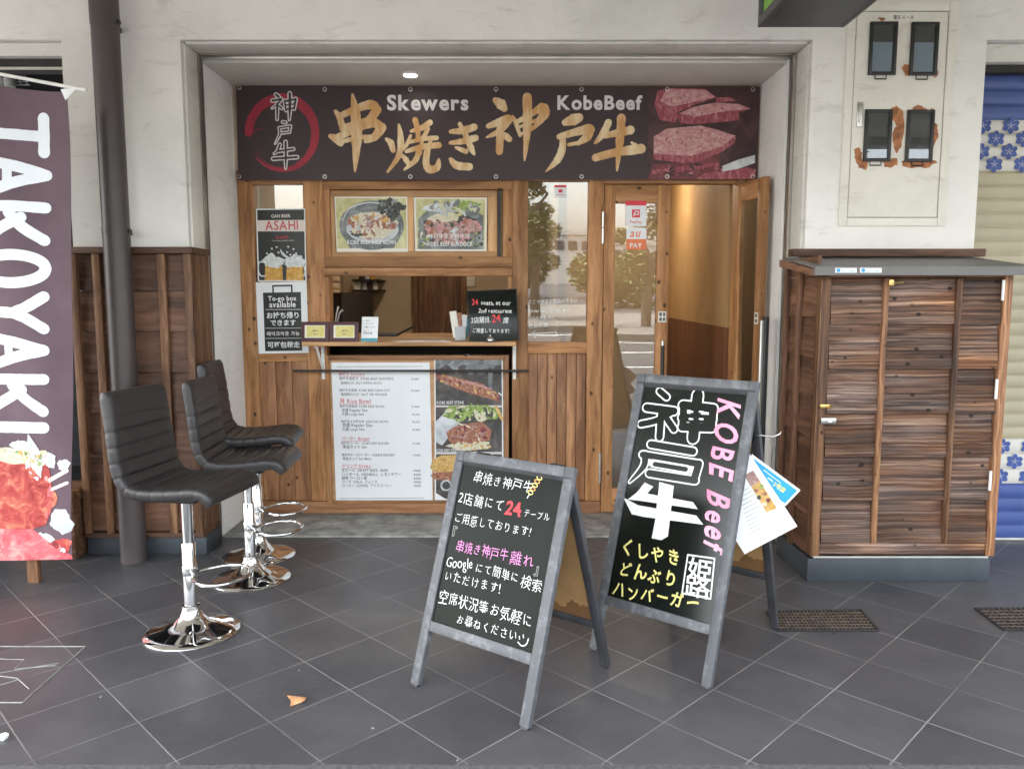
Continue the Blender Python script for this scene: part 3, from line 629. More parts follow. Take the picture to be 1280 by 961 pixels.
# counter
YCf = 4.90
ct = MB(); zc = P(640, 427.5, YCf).z; ct.box(X(377, 428, YCf), X(645, 428, YCf), YCf, 5.40, zc - .026, zc, M['ply']['x'], .004); ct = ct.build('counter', sf)
for px in (403, 643):
    k = MB(); x = X(px, 450, 5.10); zz = zc - .03
    k.box(x - .011, x + .011, 5.112, 5.122, P(0, 474, 5.115).z, zz, M['white'], .003); k.box(x - .011, x + .011, 4.93, 5.111, zz - .008, zz + .001, M['white'], .002)
    if px < 500: k.tube([(x - .0, 5.108, zz - .16), (x, 4.96, zz - .01)], .008, M['white'], 8)
    for q in (.03, .08, .13): k.tube([(x, 5.113, zz - q), (x, 5.1095, zz - q)], .004, M['steel'], 8)
    k.build('counter_bracket', ct)
k = MB(); yr = 5.06; za = P(500, 463.5, yr).z; k.tube([(X(367, 463, yr), yr, za), (X(661, 464, yr), yr, za)], .0075, M['darkmetal'], 12)
for px in (403, 643): k.tube([(X(px, 450, 5.10), yr, za), (X(px, 450, 5.10), 5.112, za)], .006, M['darkmetal'], 8)
k.build('hanging_rail', sf)
# menu frame under the counter
mf = MB(); a0, a1, z0, z1 = X(407, 540), X(636, 540), Zt(629), Zt(444); y = F0 + .002
mf.box(a0, a1, y + .006, F1, z0, z1, M['ply']['x'])
mf.box(a0, a0 + .035, y - .012, y + .0055, z0, z1, M['shop']['z'], .002); mf.box(a1 - .028, a1, y - .012, y + .0055, z0, z1, M['plank']['z'], .002); mf.box(a0 + .036, a1 - .029, y - .012, y + .0055, z1 - .03, z1, M['plank']['x'], .002); mf.box(a0 + .036, a1 - .029, y - .012, y + .0055, z0, z0 + .02, M['shop']['x'], .002)
mf.build('menu_frame', sf)
# door leaves
def door_leaf(name, w, h, parent, local=True):
    """hinge at x=0, leaf along +x, front face y=0"""
    d = MB(); sw = .072
    d.box(0, sw, 0, .036, 0, h, M['shop']['z'], .003); d.box(w - sw - .01, w, 0, .036, 0, h, M['shop']['z'], .003)
    d.box(sw, w - sw - .01, .001, .035, h - .115, h, M['shop']['x'], .003); d.box(sw, w - sw - .01, .001, .035, 0, .16, M['shop']['x'], .003)
    o = d.build(name, parent, local=True)
    k = MB(); k.slab([(sw, .026, .16), (w - sw - .01, .026, .16), (w - sw - .01, .003, h - .115), (sw, .003, h - .115)], (0, .005, 0), M['glass']); k.build('glass_pane', o, local=True)
    return o
dh = 2.145
x0 = X(755, 300, 5.14) - sf.location.x
d1 = door_leaf('door', .425, dh, sf); d1.location = (x0, -.012, .02)
k = MB(); k.tube([(.425 - .038, -.035, .55), (.425 - .038, -.035, 1.12)], .012, M['darkmetal'], 12)
for z in (.57, 1.10): k.tube([(.425 - .038, -.035, z), (.425 - .038, .001, z)], .007, M['steel'], 8)
k.lathe([(.013, 0), (.013, .03)], M['steel'], (.425 - .038, -.035, 1.12), 12); k.build('handle', d1, local=True)
for zz in (P(0, 289, 5.14).z, P(0, 588, 5.14).z):
    k = MB(); k.tube([(-.010, -.012, zz - .10), (-.010, -.012, zz - .003)], .0085, M['steel'], 10); k.tube([(-.010, -.012, zz + .003), (-.010, -.012, zz + .10)], .0085, M['steel'], 10); k.build('hinge', d1, local=True)
k = MB(); k.box(.425 - .066, .425 - .012, -.002, -.0003, 1.27, 1.34, M['paperw']); k.box(.425 - .058, .425 - .042, -.003, -.0021, 1.31, 1.333, M['grey_ink']); k.box(.425 - .034, .425 - .02, -.003, -.0021, 1.31, 1.333, M['grey_ink']); k.box(.425 - .058, .425 - .042, -.003, -.0021, 1.278, 1.30, M['grey_ink']); k.box(.425 - .034, .425 - .02, -.003, -.0021, 1.278, 1.30, M['grey_ink']); k.build('push_plate', d1, local=True)
d2 = door_leaf('door', .385, dh, sf); d2.location = (1.437 - sf.location.x, -.015, .02); d2.rotation_euler = (0, 0, R(-81))
k = MB(); k.box(.385 - .066, .385 - .02, -.002, -.0003, 1.27, 1.34, M['paperw']); k.box(.385 - .058, .385 - .03, -.003, -.0021, 1.31, 1.333, M['grey_ink']); k.box(.385 - .058, .385 - .03, -.003, -.0021, 1.278, 1.30, M['grey_ink']); k.build('push_plate', d2, local=True)
k = MB(); k.tube([(.385 - .038, .07, .55), (.385 - .038, .07, 1.12)], .012, M['darkmetal'], 12); k.build('handle', d2, local=True)
# white marker writing on the window, just in front of the pane
fr = Frame((0, F0 + .0445, Zt(428)), (1, 0, 0), (0, -.019, 1)); k = MB()
text(k, fr, 'ここで注文お支払い下さい', (660, 380), (722, 378), M['chalk'], .012, 1.3, .5)
text(k, fr, 'Order here and pay first', (661, 391), (712, 389), M['chalk'], .014, 1.25, .4)
text(k, fr, '여기서 주문 계산', (661, 400), (693, 398), M['chalk'], .012, 1.2, .4)
text(k, fr, '在此付款', (661, 410), (685, 408), M['chalk'], .012, 1.1, .4)
for s_ in (((664, 417), (696, 415)), ((696, 415), (696, 420)), ((696, 420), (664, 420)), ((664, 417), (669, 413.5)), ((664, 417), (669, 422))): ribbon(k, fr, s_, .8, M['chalk'])
k.build('window_writing', sf)
# ---------------------------------------------------------------- shop banner
YBn = 5.095
bn = thing('shop_banner', 'long dark printed banner with gold brush lettering and raw beef photo above the hatch', 'banner', (0, YBn, 2.2))
fr = wallframe(YBn)
mb = sheet(fr, [(298, 225.5), (946, 224.5), (950, 109), (295, 107.5)], M['banner'], .002); mb.build('vinyl_sheet', bn)
Z2 = lambda L: [(280 + .28125 * x, 80 + .28125 * y) for x, y in L]
Z3 = lambda L: [(600 + .28125 * x, 80 + .28125 * y) for x, y in L]
k = MB(); kz = .28125
# beef photograph
def mp(L, m): poly(k, fr, Z3(L), M[m])
mp([(752, 106), (1238, 106), (1226, 512), (745, 512)], 'meatback')
mp([(790, 120), (860, 108), (1000, 112), (1050, 150), (960, 180), (880, 215), (870, 262), (800, 250), (775, 180)], 'meatside')
mp([(830, 112), (1000, 116), (1046, 148), (930, 175), (850, 190), (800, 165)], 'meattop')
mp([(1050, 150), (1110, 148), (1140, 165), (1050, 172)], 'meatside')
mp([(875, 225), (940, 195), (1050, 172), (1150, 178), (1205, 200), (1150, 215), (1150, 250), (1050, 262), (960, 268), (890, 266)], 'meatside')
mp([(885, 220), (950, 192), (1050, 172), (1150, 180), (1200, 200), (1060, 215), (960, 235)], 'meattop')
mp([(765, 445), (930, 440), (1062, 395), (1068, 512), (748, 512)], 'meatdark')
mp([(770, 395), (930, 408), (1075, 365), (1135, 318), (1133, 350), (1070, 395), (935, 446), (772, 425)], 'meatside')
mp([(772, 325), (830, 288), (980, 275), (1060, 295), (1136, 320), (1075, 368), (935, 410), (772, 398)], 'meattop')
mp([(1075, 455), (1150, 425), (1222, 405), (1222, 440), (1140, 470), (1070, 490)], 'plategrey')
mp([(960, 512), (1000, 485), (1080, 478), (1190, 460), (1225, 470), (1222, 512)], 'meatside')
mp([(765, 470), (900, 455), (1060, 440), (1060, 455), (900, 475), (765, 490)], 'meatside')
z3 = lambda x, y: (600 + .28125 * x, 80 + .28125 * y); scatter(k, fr, 950, 335, 140, 45, 60, ['meattop', 'slicebeef', 'meattop', 'meatside'], .8, 3.4, 61, z3, .3); scatter(k, fr, 930, 150, 110, 26, 30, ['meattop', 'slicebeef', 'meatside'], .8, 3, 62, z3, .3); scatter(k, fr, 1050, 215, 120, 24, 30, ['meattop', 'meatside', 'slicebeef'], .8, 2.6, 63, z3, .3); scatter(k, fr, 930, 470, 150, 30, 40, ['meatdark', 'meatside', 'meatback'], 1.5, 5, 64, z3, .3)
k.build('beef_photo', bn)
k = MB()
def arc(cx, cy, rx, ry, a0, a1, w0, w1, n=26):
    ribbon(k, fr, Z2([(cx + rx * math.cos(R(a0 + (a1 - a0) * i / n)), cy - ry * math.sin(R(a0 + (a1 - a0) * i / n))) for i in range(n + 1)]), [(w0 + (w1 - w0) * i / n) * kz for i in range(n + 1)], M['ringred'], rag=.05)
arc(258, 312, 148, 158, 178, 60, 36, 44); arc(258, 312, 148, 158, 62, -60, 46, 26); arc(258, 312, 152, 160, -60, -140, 24, 5); arc(262, 318, 138, 145, -70, -150, 5, 2)
arc(240, 330, 130, 50, 160, 120, 6, 2)
k.build('brush_ring', bn)
KANJI = {   # centrelines in a 0..100 box, y down, with brush widths
 '神': [([(20, 8), (30, 16)], 9), ([(6, 30), (40, 24)], 8), ([(40, 24), (24, 44), (4, 58)], [8, 6, 3]), ([(25, 40), (24, 98)], [9, 6]), ([(30, 48), (42, 58)], [6, 7]),
        ([(52, 30), (58, 66)], 7), ([(54, 32), (94, 24)], 8), ([(94, 24), (88, 60)], [9, 7]), ([(56, 46), (88, 42)], 6), ([(57, 62), (88, 57)], 7), ([(72, 4), (72, 60), (70, 100)], [10, 10, 4])],
 '戸': [([(44, 4), (60, 6)], [9, 8]), ([(26, 30), (82, 22)], 8), ([(82, 22), (76, 48)], [9, 7]), ([(34, 52), (78, 48)], 7), ([(28, 32), (28, 60), (6, 98)], [8, 8, 3])],
 '牛': [([(30, 12), (22, 34), (8, 46)], [8, 8, 4]), ([(24, 36), (82, 28)], 8), ([(4, 64), (96, 58)], 9), ([(52, 2), (53, 60), (52, 100)], [9, 9, 4])]}
k = MB()
for ch, (x0, y0, x1, y1) in (('神', (208, 128, 326, 250)), ('戸', (222, 255, 312, 358)), ('牛', (214, 345, 330, 466))):
    for grow, mm in ((5.0, 'letterwhite'), (-2.2, 'banner')):
        for pts, ws in KANJI[ch]:
            w2 = [x * (x1 - x0) / 100 * kz * 1.25 for x in (ws if isinstance(ws, list) else [ws])] * (1 if isinstance(ws, list) else len(pts))
            ribbon(k, fr, Z2([(x0 + x * (x1 - x0) / 100, y0 + y * (y1 - y0) / 100) for x, y in pts]), w2, M[mm], grow=grow * .42, rag=.05)
k.build('outlined_lettering', bn)
k = MB()
def st(L, ws, zz=Z2):
    ws = [w * kz * 1.14 for w in (ws if isinstance(ws, list) else [ws] * len(L))]
    ribbon(k, fr, zz(L), ws, M['gold'], rag=.07)
st([(572, 138), (585, 230), (590, 330), (583, 478)], [10, 40, 44, 8]); st([(496, 212), (515, 240), (528, 290)], [14, 26, 24]); st([(512, 235), (590, 200), (655, 182), (682, 205)], [22, 28, 36, 30]); st([(680, 205), (650, 245), (615, 262)], [36, 30, 18]); st([(525, 285), (590, 262), (640, 250)], [20, 18, 20])
st([(474, 322), (500, 335), (520, 355)], [18, 34, 22]); st([(495, 335), (580, 290), (660, 262), (700, 285)], [26, 32, 40, 30]); st([(700, 285), (670, 325), (630, 345)], [40, 32, 16]); st([(515, 350), (590, 330), (650, 325)], [18, 16, 18])
st([(722, 335), (742, 352), (752, 385)], [12, 26, 20]); st([(778, 272), (786, 340), (776, 410), (728, 480)], [10, 28, 22, 10]); st([(830, 320), (812, 360), (790, 385)], [12, 16, 10]); st([(785, 400), (808, 425), (822, 445)], [8, 22, 18])
st([(832, 300), (880, 285), (915, 262)], [12, 22, 24]); st([(850, 250), (862, 300), (860, 340)], [22, 20, 14]); st([(905, 290), (890, 320), (860, 345)], [20, 16, 10]); st([(815, 352), (880, 335), (945, 330)], [12, 18, 18]); st([(810, 390), (880, 370), (955, 362)], [14, 22, 24]); st([(880, 345), (875, 375), (872, 400)], 14); st([(920, 335), (912, 372)], 14)
st([(868, 385), (850, 430), (802, 470)], [22, 22, 10]); st([(905, 380), (898, 440), (915, 470), (948, 460), (955, 425)], [24, 28, 30, 28, 10])
st([(1008, 302), (1060, 298), (1112, 282)], [16, 28, 28]); st([(1006, 352), (1060, 345), (1118, 330)], [14, 24, 26]); st([(1048, 268), (1075, 320), (1098, 375), (1112, 402)], [16, 22, 26, 10]); st([(1075, 390), (1050, 380), (1030, 372)], [20, 16, 10]); st([(1008, 425), (1035, 452), (1090, 458)], [16, 32, 30])
st([(68, 162), (92, 180), (108, 200)], [22, 42, 26], Z3); st([(36, 278), (80, 262), (125, 245)], [18, 30, 34], Z3); st([(128, 250), (85, 300), (28, 328)], [32, 26, 6], Z3); st([(88, 285), (88, 340), (86, 390)], [24, 30, 28], Z3); st([(98, 308), (115, 322), (130, 335)], [12, 26, 24], Z3)
st([(145, 232), (160, 265), (178, 320)], [8, 18, 12], Z3); st([(160, 262), (230, 222), (275, 195)], [16, 22, 36], Z3); st([(285, 200), (285, 225), (255, 265)], [40, 40, 24], Z3); st([(168, 285), (215, 265), (258, 250)], [10, 14, 14], Z3); st([(178, 315), (220, 295), (250, 275)], [10, 16, 16], Z3); st([(210, 150), (210, 280), (198, 430)], [36, 36, 6], Z3)
st([(378, 262), (412, 250), (440, 240)], [26, 44, 34], Z3); st([(352, 325), (420, 305), (485, 290)], [22, 30, 38], Z3); st([(488, 292), (475, 325), (435, 355)], [38, 34, 16], Z3); st([(395, 360), (420, 355), (440, 352)], 14, Z3); st([(368, 325), (365, 380), (342, 430), (292, 480)], [20, 30, 28, 4], Z3)
st([(570, 262), (548, 310), (512, 352)], [28, 30, 12], Z3); st([(545, 322), (610, 308), (668, 295)], [20, 28, 34], Z3); st([(512, 418), (600, 395), (715, 378)], [28, 32, 38], Z3); st([(628, 242), (620, 350), (608, 475)], [34, 32, 8], Z3); st([(672, 350), (690, 362), (710, 375)], [8, 16, 16], Z3)
k.build('gold_lettering', bn)
k = MB()
text(k, fr, 'Skewers', Z2([(725, 205)])[0], Z2([(1092, 205)])[0], M['letterwhite'], .034, .98)
text(k, fr, 'KobeBeef', Z3([(340, 203)])[0], Z3([(725, 203)])[0], M['letterwhite'], .034, 1.0)
k.build('white_lettering', bn)
for i in range(7):
    for y in (112 if i else 110, 221):
        x = 299 + i * 107; q = P(x, y, YBn - .002); k = MB()
        k.tube([(q.x + .011 * math.cos(j * math.pi / 6), q.y - .001, q.z + .011 * math.sin(j * math.pi / 6)) for j in range(12)], .003, M['steel'], 6, True); k.build('eyelet', bn)

# ---------------------------------------------------------------- prints on the shopfront
def rect(x0, y0, x1, y1): return [(x0, y1), (x1, y1), (x1, y0), (x0, y0)]
def print_thing(name, label, cat, Y, corners, base, group=None):
    fr = wallframe(Y); q = [P(*c, Y) for c in corners]; cx = sum(p.x for p in q) / 4; z = min(p.z for p in q)
    t = thing(name, label, cat, (cx, Y, z), group=group); sheet(fr, corners, M[base]).build('sheet', t); return t, fr
FG = 'food photos on the shopfront'
t, fr = print_thing('food_photo', 'photo of a beef rice bowl, left of the two above the hatch', 'photo', 5.138, [(421, 315), (510, 315), (509, 246), (418, 246)], 'paperw', FG)
k = MB(); S_ = lambda x, y: (400 + x * .1875, 220 + y * .1875)
def sp(L, m): poly(k, fr, [S_(*q) for q in L], M[m])
def se(cx, cy, rx, ry, m, rag=.05, rot=0, seed=1): ellipse(k, fr, *S_(cx, cy), rx * .1875, ry * .1875, M[m], rag=rag, rot=rot, seed=seed)
sp([(105, 148), (572, 150), (580, 482), (116, 484)], 'backdrop'); se(345, 330, 215, 165, 'bowl', .01); sp([(165, 420), (530, 420), (490, 482), (200, 482)], 'bowl'); ribbon(k, fr, [S_(150, 300), S_(200, 215), S_(330, 178), S_(470, 200)], [.5, 1.6, 2, .5], M['plategrey'])
se(350, 345, 175, 105, 'plategrey', .03, 0, 2); se(350, 330, 155, 95, 'rice', .12, 0, 3); se(240, 310, 55, 48, 'grill', .2, 0, 4); se(320, 300, 55, 40, 'slicebeef', .25, 0, 5); se(420, 315, 45, 45, 'grill', .2, 0, 6); se(480, 330, 30, 28, 'slicebeef', .2, 0, 7); se(330, 265, 80, 22, 'rice', .3, 0, 8)
se(440, 190, 55, 42, 'herb', .5, 0, 9); se(510, 215, 50, 40, 'herb', .5, .3, 10); se(490, 260, 40, 40, 'herb', .4, 0, 11); se(240, 385, 40, 20, 'herb', .5, .5, 12)
scatter(k, fr, 345, 345, 155, 75, 60, ['rice', 'grill', 'onion', 'slicebeef', 'rice', 'plategrey'], 1.2, 4.2, 21, S_); scatter(k, fr, 470, 215, 75, 55, 60, ['herb', 'herb', 'bowl', 'posterdark'], 1, 3.6, 22, S_); scatter(k, fr, 330, 290, 120, 35, 30, ['grill', 'slicebeef', 'bun', 'rice'], 1.5, 4.5, 23, S_)
text(k, fr, 'KOBE BEEF RICE BOWL', S_(180, 455), S_(515, 455), M['paper'], .01, 1.3); k.build('picture', t)
t, fr = print_thing('food_photo', 'photo of sliced beef with an egg, right of the two above the hatch', 'photo', 5.138, [(519, 314), (608, 314), (609, 247), (517, 247)], 'paperw', FG)
k = MB(); sp([(640, 152), (1100, 155), (1098, 490), (645, 488)], 'backdrop'); sp([(655, 285), (720, 225), (850, 200), (1000, 215), (1090, 265), (1090, 490), (655, 488)], 'bowl')
se(830, 215, 150, 28, 'plategrey', .1, 0, 2); se(960, 200, 90, 40, 'greens', .3, 0, 3); sp([(690, 300), (900, 240), (1050, 290), (1075, 380), (980, 450), (780, 460), (700, 400)], 'herb'); se(800, 285, 80, 32, 'rice', .15, 0, 5); se(870, 275, 60, 30, 'onion', .15, 0, 6); se(790, 360, 75, 55, 'meattop', .3, .6, 7); se(920, 370, 90, 50, 'slicebeef', .3, -.3, 8); se(1000, 330, 70, 45, 'meattop', .3, .4, 9); se(880, 410, 70, 35, 'slicebeef', .3, 0, 10); se(720, 410, 40, 25, 'rice', .4, 0, 11)
scatter(k, fr, 870, 370, 180, 90, 70, ['slicebeef', 'meattop', 'herb', 'slicebeef', 'plategrey', 'grill'], 1.5, 5.5, 31, S_); scatter(k, fr, 900, 215, 160, 45, 40, ['plategrey', 'bowl', 'onion', 'backdrop'], 1.5, 6, 32, S_); scatter(k, fr, 700, 420, 50, 50, 20, ['rice', 'bowl', 'greens'], 1, 3.5, 33, S_); scatter(k, fr, 1040, 430, 50, 50, 20, ['greens', 'bowl', 'herb'], 1, 3.5, 34, S_)
text(k, fr, '神戸牛すき焼き丼', S_(720, 418), S_(1000, 415), M['paper'], 0, 1.1); text(k, fr, 'KOBE BEEF BURDOCK', S_(715, 468), S_(1020, 468), M['paper'], .01, 1.4); k.build('picture', t)
S_ = lambda x, y: (540 + x * .20833, 440 + y * .20812); ym = 5.128
def fphoto(label, corners):
    global k, fr
    t, fr = print_thing('food_photo', label, 'photo', ym, [S_(*c) for c in corners], 'paper', FG); k = MB(); return t
def se(cx, cy, rx, ry, m, rag=.05, rot=0, seed=1): ellipse(k, fr, *S_(cx, cy), rx * .208, ry * .208, M[m], rag=rag, rot=rot, seed=seed)
t = fphoto('photo of a grilled beef skewer, topmost of the three beside the menu', [(15, 322), (426, 322), (424, 34), (14, 34)])
sp([(22, 320), (420, 320), (418, 42), (20, 42)], 'platedark'); sp([(20, 42), (418, 42), (418, 75), (250, 110), (20, 100)], 'plategrey' if 0 else 'bowl'); sp([(335, 42), (365, 42), (362, 230), (340, 230)], 'bowl')
sp([(20, 130), (90, 140), (200, 165), (300, 190), (400, 255), (400, 298), (330, 275), (250, 255), (160, 225), (90, 195), (25, 160)], 'grill'); ribbon(k, fr, [S_(400, 245), S_(420, 262)], 1.2, M['paper']); ribbon(k, fr, [S_(150, 170), S_(250, 190), S_(350, 225)], 2.5, M['meattop'])
scatter(k, fr, 210, 205, 190, 34, 0, ['grill'], 1, 2, 41, S_)
for i in range(60): x_ = 30 + i * 6.2; ellipse(k, fr, *S_(x_, 148 + (x_ / 400) ** 1.3 * 110 + random.uniform(-22, 26)), random.uniform(1, 3.4), random.uniform(.6, 1.8), M[random.choice(['grill', 'slicebeef', 'meatdark', 'grill', 'bun'])], rot=random.uniform(0, 1.2), rag=.3, n=11)
scatter(k, fr, 220, 85, 190, 40, 25, ['bowl', 'platedark'], 3, 9, 42, S_)
text(k, fr, 'KOBE BEEF STEAK', S_(28, 312), S_(195, 310), M['paper'], .01, 1.3); k.build('picture', t)
t = fphoto('photo of sliced beef steak with lettuce, middle of the three beside the menu', [(16, 605), (428, 605), (426, 325), (15, 325)])
sp([(24, 600), (420, 600), (420, 330), (22, 330)], 'platedark'); sp([(20, 420), (90, 350), (180, 400), (110, 500), (60, 560), (22, 540)], 'plategrey'); se(150, 370, 80, 45, 'greens', .3, 0, 2); se(270, 360, 110, 50, 'greens', .3, 0, 3); se(340, 375, 60, 35, 'greens', .3, 0, 4); se(225, 560, 130, 28, 'onion', .2, 0, 5)
sp([(85, 480), (130, 450), (200, 430), (300, 420), (360, 470), (345, 530), (250, 550), (130, 555), (100, 530)], 'grill'); ribbon(k, fr, [S_(160, 430), S_(240, 460), S_(290, 540)], 2, M['rice']); ribbon(k, fr, [S_(120, 500), S_(200, 510)], 4, M['slicebeef'])
ribbon(k, fr, [S_(385, 330), S_(420, 400)], 4, M['bun']); scatter(k, fr, 240, 365, 150, 42, 70, ['greens', 'greens', 'onion', 'herb'], 1.5, 5.5, 51, S_); scatter(k, fr, 220, 495, 120, 50, 50, ['grill', 'slicebeef', 'grill', 'meatdark'], 1, 4.5, 52, S_); scatter(k, fr, 230, 565, 120, 22, 40, ['rice', 'onion', 'bun'], 1, 3.2, 53, S_)
text(k, fr, 'KOBE BEEF RICE BOWL', S_(26, 595), S_(200, 595), M['paper'], .01, 1.3); k.build('picture', t)
t = fphoto('photo of a burger, lowest of the three beside the menu and half hidden', [(17, 888), (430, 888), (428, 608), (16, 608)])
sp([(24, 880), (422, 880), (420, 612), (24, 612)], 'platedark'); se(110, 680, 120, 62, 'bun', .08, 0, 2); se(120, 745, 120, 30, 'grill', .1, 0, 3); se(85, 800, 34, 34, 'plategrey', .05, 0, 4); se(85, 800, 24, 24, 'platedark', .05, 0, 5); sp([(24, 845), (80, 880), (24, 880)], 'paper'); k.build('picture', t)

# menu
t, fr = print_thing('menu_sheet', 'large white printed menu in the frame under the counter', 'menu', ym, [(420, 625), (541, 625), (537, 453), (414, 453)], 'paper')
S_ = lambda x, y: (410 + x * .18724, 450 + y * .18731); k = MB()
rows = [('串焼き Skewers', 70, 103, 245, 'pinkred', None), ('神戸牛串焼き  KOBE BEEF SKEWERS', 75, 133, 438, 'grey_ink', '¥1,800'), ('塩胡椒たれ  SALT PEPPER SAUCE', 85, 160, 360, 'grey_ink', None), ('神戸牛赤身串  KOBE BEEF LEAN CUT', 75, 210, 415, 'grey_ink', '¥2,000'), ('塩胡椒わさび  SALT OR WASABI', 85, 237, 395, 'grey_ink', None),
 ('丼 Rice Bowl', 78, 288, 288, 'pinkred', None), ('神戸牛焼肉丼  KOBE BEEF BOWL', 78, 317, 380, 'grey_ink', '¥1,800'), ('並盛 Regular Size', 92, 343, 265, 'grey_ink', None), ('大盛 Large Size', 92, 368, 242, 'grey_ink', '¥2,500'), ('神戸牛すき焼き丼  SUKIYAKI BOWL', 88, 418, 408, 'grey_ink', '¥2,000'), ('並盛 Regular Size', 95, 444, 298, 'grey_ink', None), ('大盛 Large Size', 95, 470, 245, 'grey_ink', '¥2,800'),
 ('バーガー Burger', 90, 533, 280, 'pinkred', None), ('神戸牛バーガー  KOBE BEEF BURGER', 88, 562, 408, 'grey_ink', '¥1,500'), ('単品セット Set', 98, 588, 260, 'grey_ink', None), ('神戸牛チーズバーガー  CHEESE BURGER', 92, 640, 445, 'grey_ink', '¥1,800'), ('単品セット Set Menu', 98, 665, 290, 'grey_ink', None),
 ('ドリンク Drinks', 92, 716, 285, 'pinkred', None), ('生ビール  DRAFT BEER  ¥600', 92, 744, 400, 'grey_ink', '¥600'), ('ハイボール  HIGHBALL  レモンサワー', 92, 771, 490, 'grey_ink', '¥500'), ('緑茶 ウーロン茶', 92, 796, 262, 'grey_ink', '¥300'), ('コーラ  COLA  ジュース', 92, 820, 330, 'grey_ink', '¥300'), ('コーヒー  COFFEE  アイスコーヒー', 92, 845, 430, 'grey_ink', '¥400')]
for s_, x0, y, x1, mm, pr in rows:
    text(k, fr, s_, S_(x0, y), S_(x1, y), M[mm], .012, 1.15)
    if mm == 'pinkred': ribbon(k, fr, [S_(x0, y + 7), S_(x1, y + 7)], .5, M[mm], curve=False)
    if pr: text(k, fr, pr, S_(550 + y * .03, y), S_(605 + y * .02, y), M['grey_ink'], .012, 1.0)
ribbon(k, fr, [S_(60, 45), S_(630, 42)], .5, M['grey_ink'], curve=False); ribbon(k, fr, [S_(75, 922), S_(640, 918)], .5, M['grey_ink'], curve=False)
k.build('printing', t)

# beer poster and to-go sign on the left glass
S_ = lambda x, y: (310 + x * .2391, 220 + y * .2393); yp = F0 - .004
t, fr = print_thing('beer_poster', 'black poster of two foaming beer mugs on the left glass', 'poster', yp, [S_(*c) for c in ((52, 550), (306, 550), (298, 170), (42, 172))], 'paper'); k = MB()
def se(cx, cy, rx, ry, m, rag=.05, rot=0, seed=1): ellipse(k, fr, *S_(cx, cy), rx * .239, ry * .239, M[m], rag=rag, rot=rot, seed=seed)
sp([(58, 545), (300, 545), (293, 176), (48, 178)], 'posterdark'); sp([(50, 290), (297, 290), (294, 230), (47, 232)], 'cream')
text(k, fr, 'CAN BEER', S_(122, 218), S_(224, 216), M['cream'], .03, 1.1); text(k, fr, 'ASAHI', S_(92, 283), S_(266, 280), M['pinkred'], .015, 1.15); text(k, fr, '各600円', S_(145, 328), S_(212, 326), M['red'], .015, .9); text(k, fr, 'TAX INCLUDED PRICE', S_(126, 342), S_(242, 340), M['cream'], 0, .7)
for i, (x, w) in enumerate(((135, 52), (245, 50))):
    sp([(x - w + 8, 470), (x + w - 8, 470), (x + w - 4, 545), (x - w + 4, 545)], 'beer'); se(x, 450, w, 32, 'foam', .25, 0, 3 + i); se(x - 15 + 20 * i, 430, 30, 22, 'foam', .3, 0, 6 + i)
    for j in range(4): ribbon(k, fr, [S_(x - w + 22 + j * 18, 490), S_(x - w + 22 + j * 18, 540)], .7, M['bun'], curve=False)
ribbon(k, fr, [S_(92, 455), S_(62, 450), S_(54, 485), S_(66, 520), S_(92, 522)], 1.6, M['foam']); ribbon(k, fr, [S_(170, 385), S_(185, 410), S_(215, 430)], [1, 3.5, 2], M['foam']); ribbon(k, fr, [S_(292, 465), S_(298, 500), S_(292, 525)], 1.5, M['foam'])
for j, (x, y) in enumerate(((125, 380), (150, 372), (210, 370), (238, 382), (205, 398), (100, 405), (252, 405), (222, 412), (160, 400))): se(x, y, 5, 5, 'foam', .2, 0, j)
k.build('picture', t)
t, fr = print_thing('takeaway_sign', 'white sign with a black bag symbol for takeaway on the left glass', 'sign', yp, [S_(*c) for c in ((56, 928), (318, 924), (306, 552), (40, 556))], 'paper'); k = MB()
sp([(90, 915), (284, 912), (276, 606), (78, 610)], 'posterdark'); ribbon(k, fr, [S_(132, 608), S_(130, 574)], 2, M['ink'], curve=False); ribbon(k, fr, [S_(130, 574), S_(228, 572)], 2, M['ink'], curve=False); ribbon(k, fr, [S_(228, 572), S_(230, 608)], 2, M['ink'], curve=False)
text(k, fr, 'To-go box', S_(106, 652), S_(256, 650), M['paper'], .022, 1.1); text(k, fr, 'available', S_(112, 686), S_(252, 684), M['paper'], .022, 1.15); text(k, fr, 'お持ち帰り', S_(96, 742), S_(272, 740), M['paper'], .022, 1.0); text(k, fr, 'できます', S_(116, 780), S_(252, 778), M['paper'], .022, 1.0); text(k, fr, '테이크아웃 가능', S_(98, 833), S_(272, 831), M['paper'], .018, 1.0); text(k, fr, '可打包带走', S_(102, 895), S_(272, 893), M['paper'], .022, 1.0)
for y in (698, 795, 848): ribbon(k, fr, [S_(92, y), S_(276, y - 1)], .5, M['paper'], curve=False)
k.build('printing', t)

# stickers on window and door
SG = 'payment stickers on the glass'
yw = F0 + .024
t, fr = print_thing('sticker', 'small white and red sticker at the top of the fixed window', 'sticker', yw, rect(693, 234, 708, 247), 'paper', SG); k = MB(); poly(k, fr, rect(693, 231.5, 708, 234.5), M['payred']); poly(k, fr, rect(698, 237, 703, 241), M['payred']); ribbon(k, fr, [(696, 244), (705, 244)], .7, M['payred'], curve=False); k.build('printing', t)
yd = 5.138
t, fr = print_thing('sticker', 'white sticker with a red square symbol on the door glass', 'sticker', yd, rect(782, 256, 808, 283), 'paper', SG); k = MB(); poly(k, fr, rect(782, 251, 808, 257), M['payred']); poly(k, fr, rect(790, 262, 800, 272), M['payred']); ribbon(k, fr, [(792.5, 270), (794, 264.5), (798, 265), (797.5, 268), (794, 268)], 1.3, M['paper']); text(k, fr, 'PayPay', (787, 279), (803, 279), M['payred'], .012, 1); k.build('printing', t)
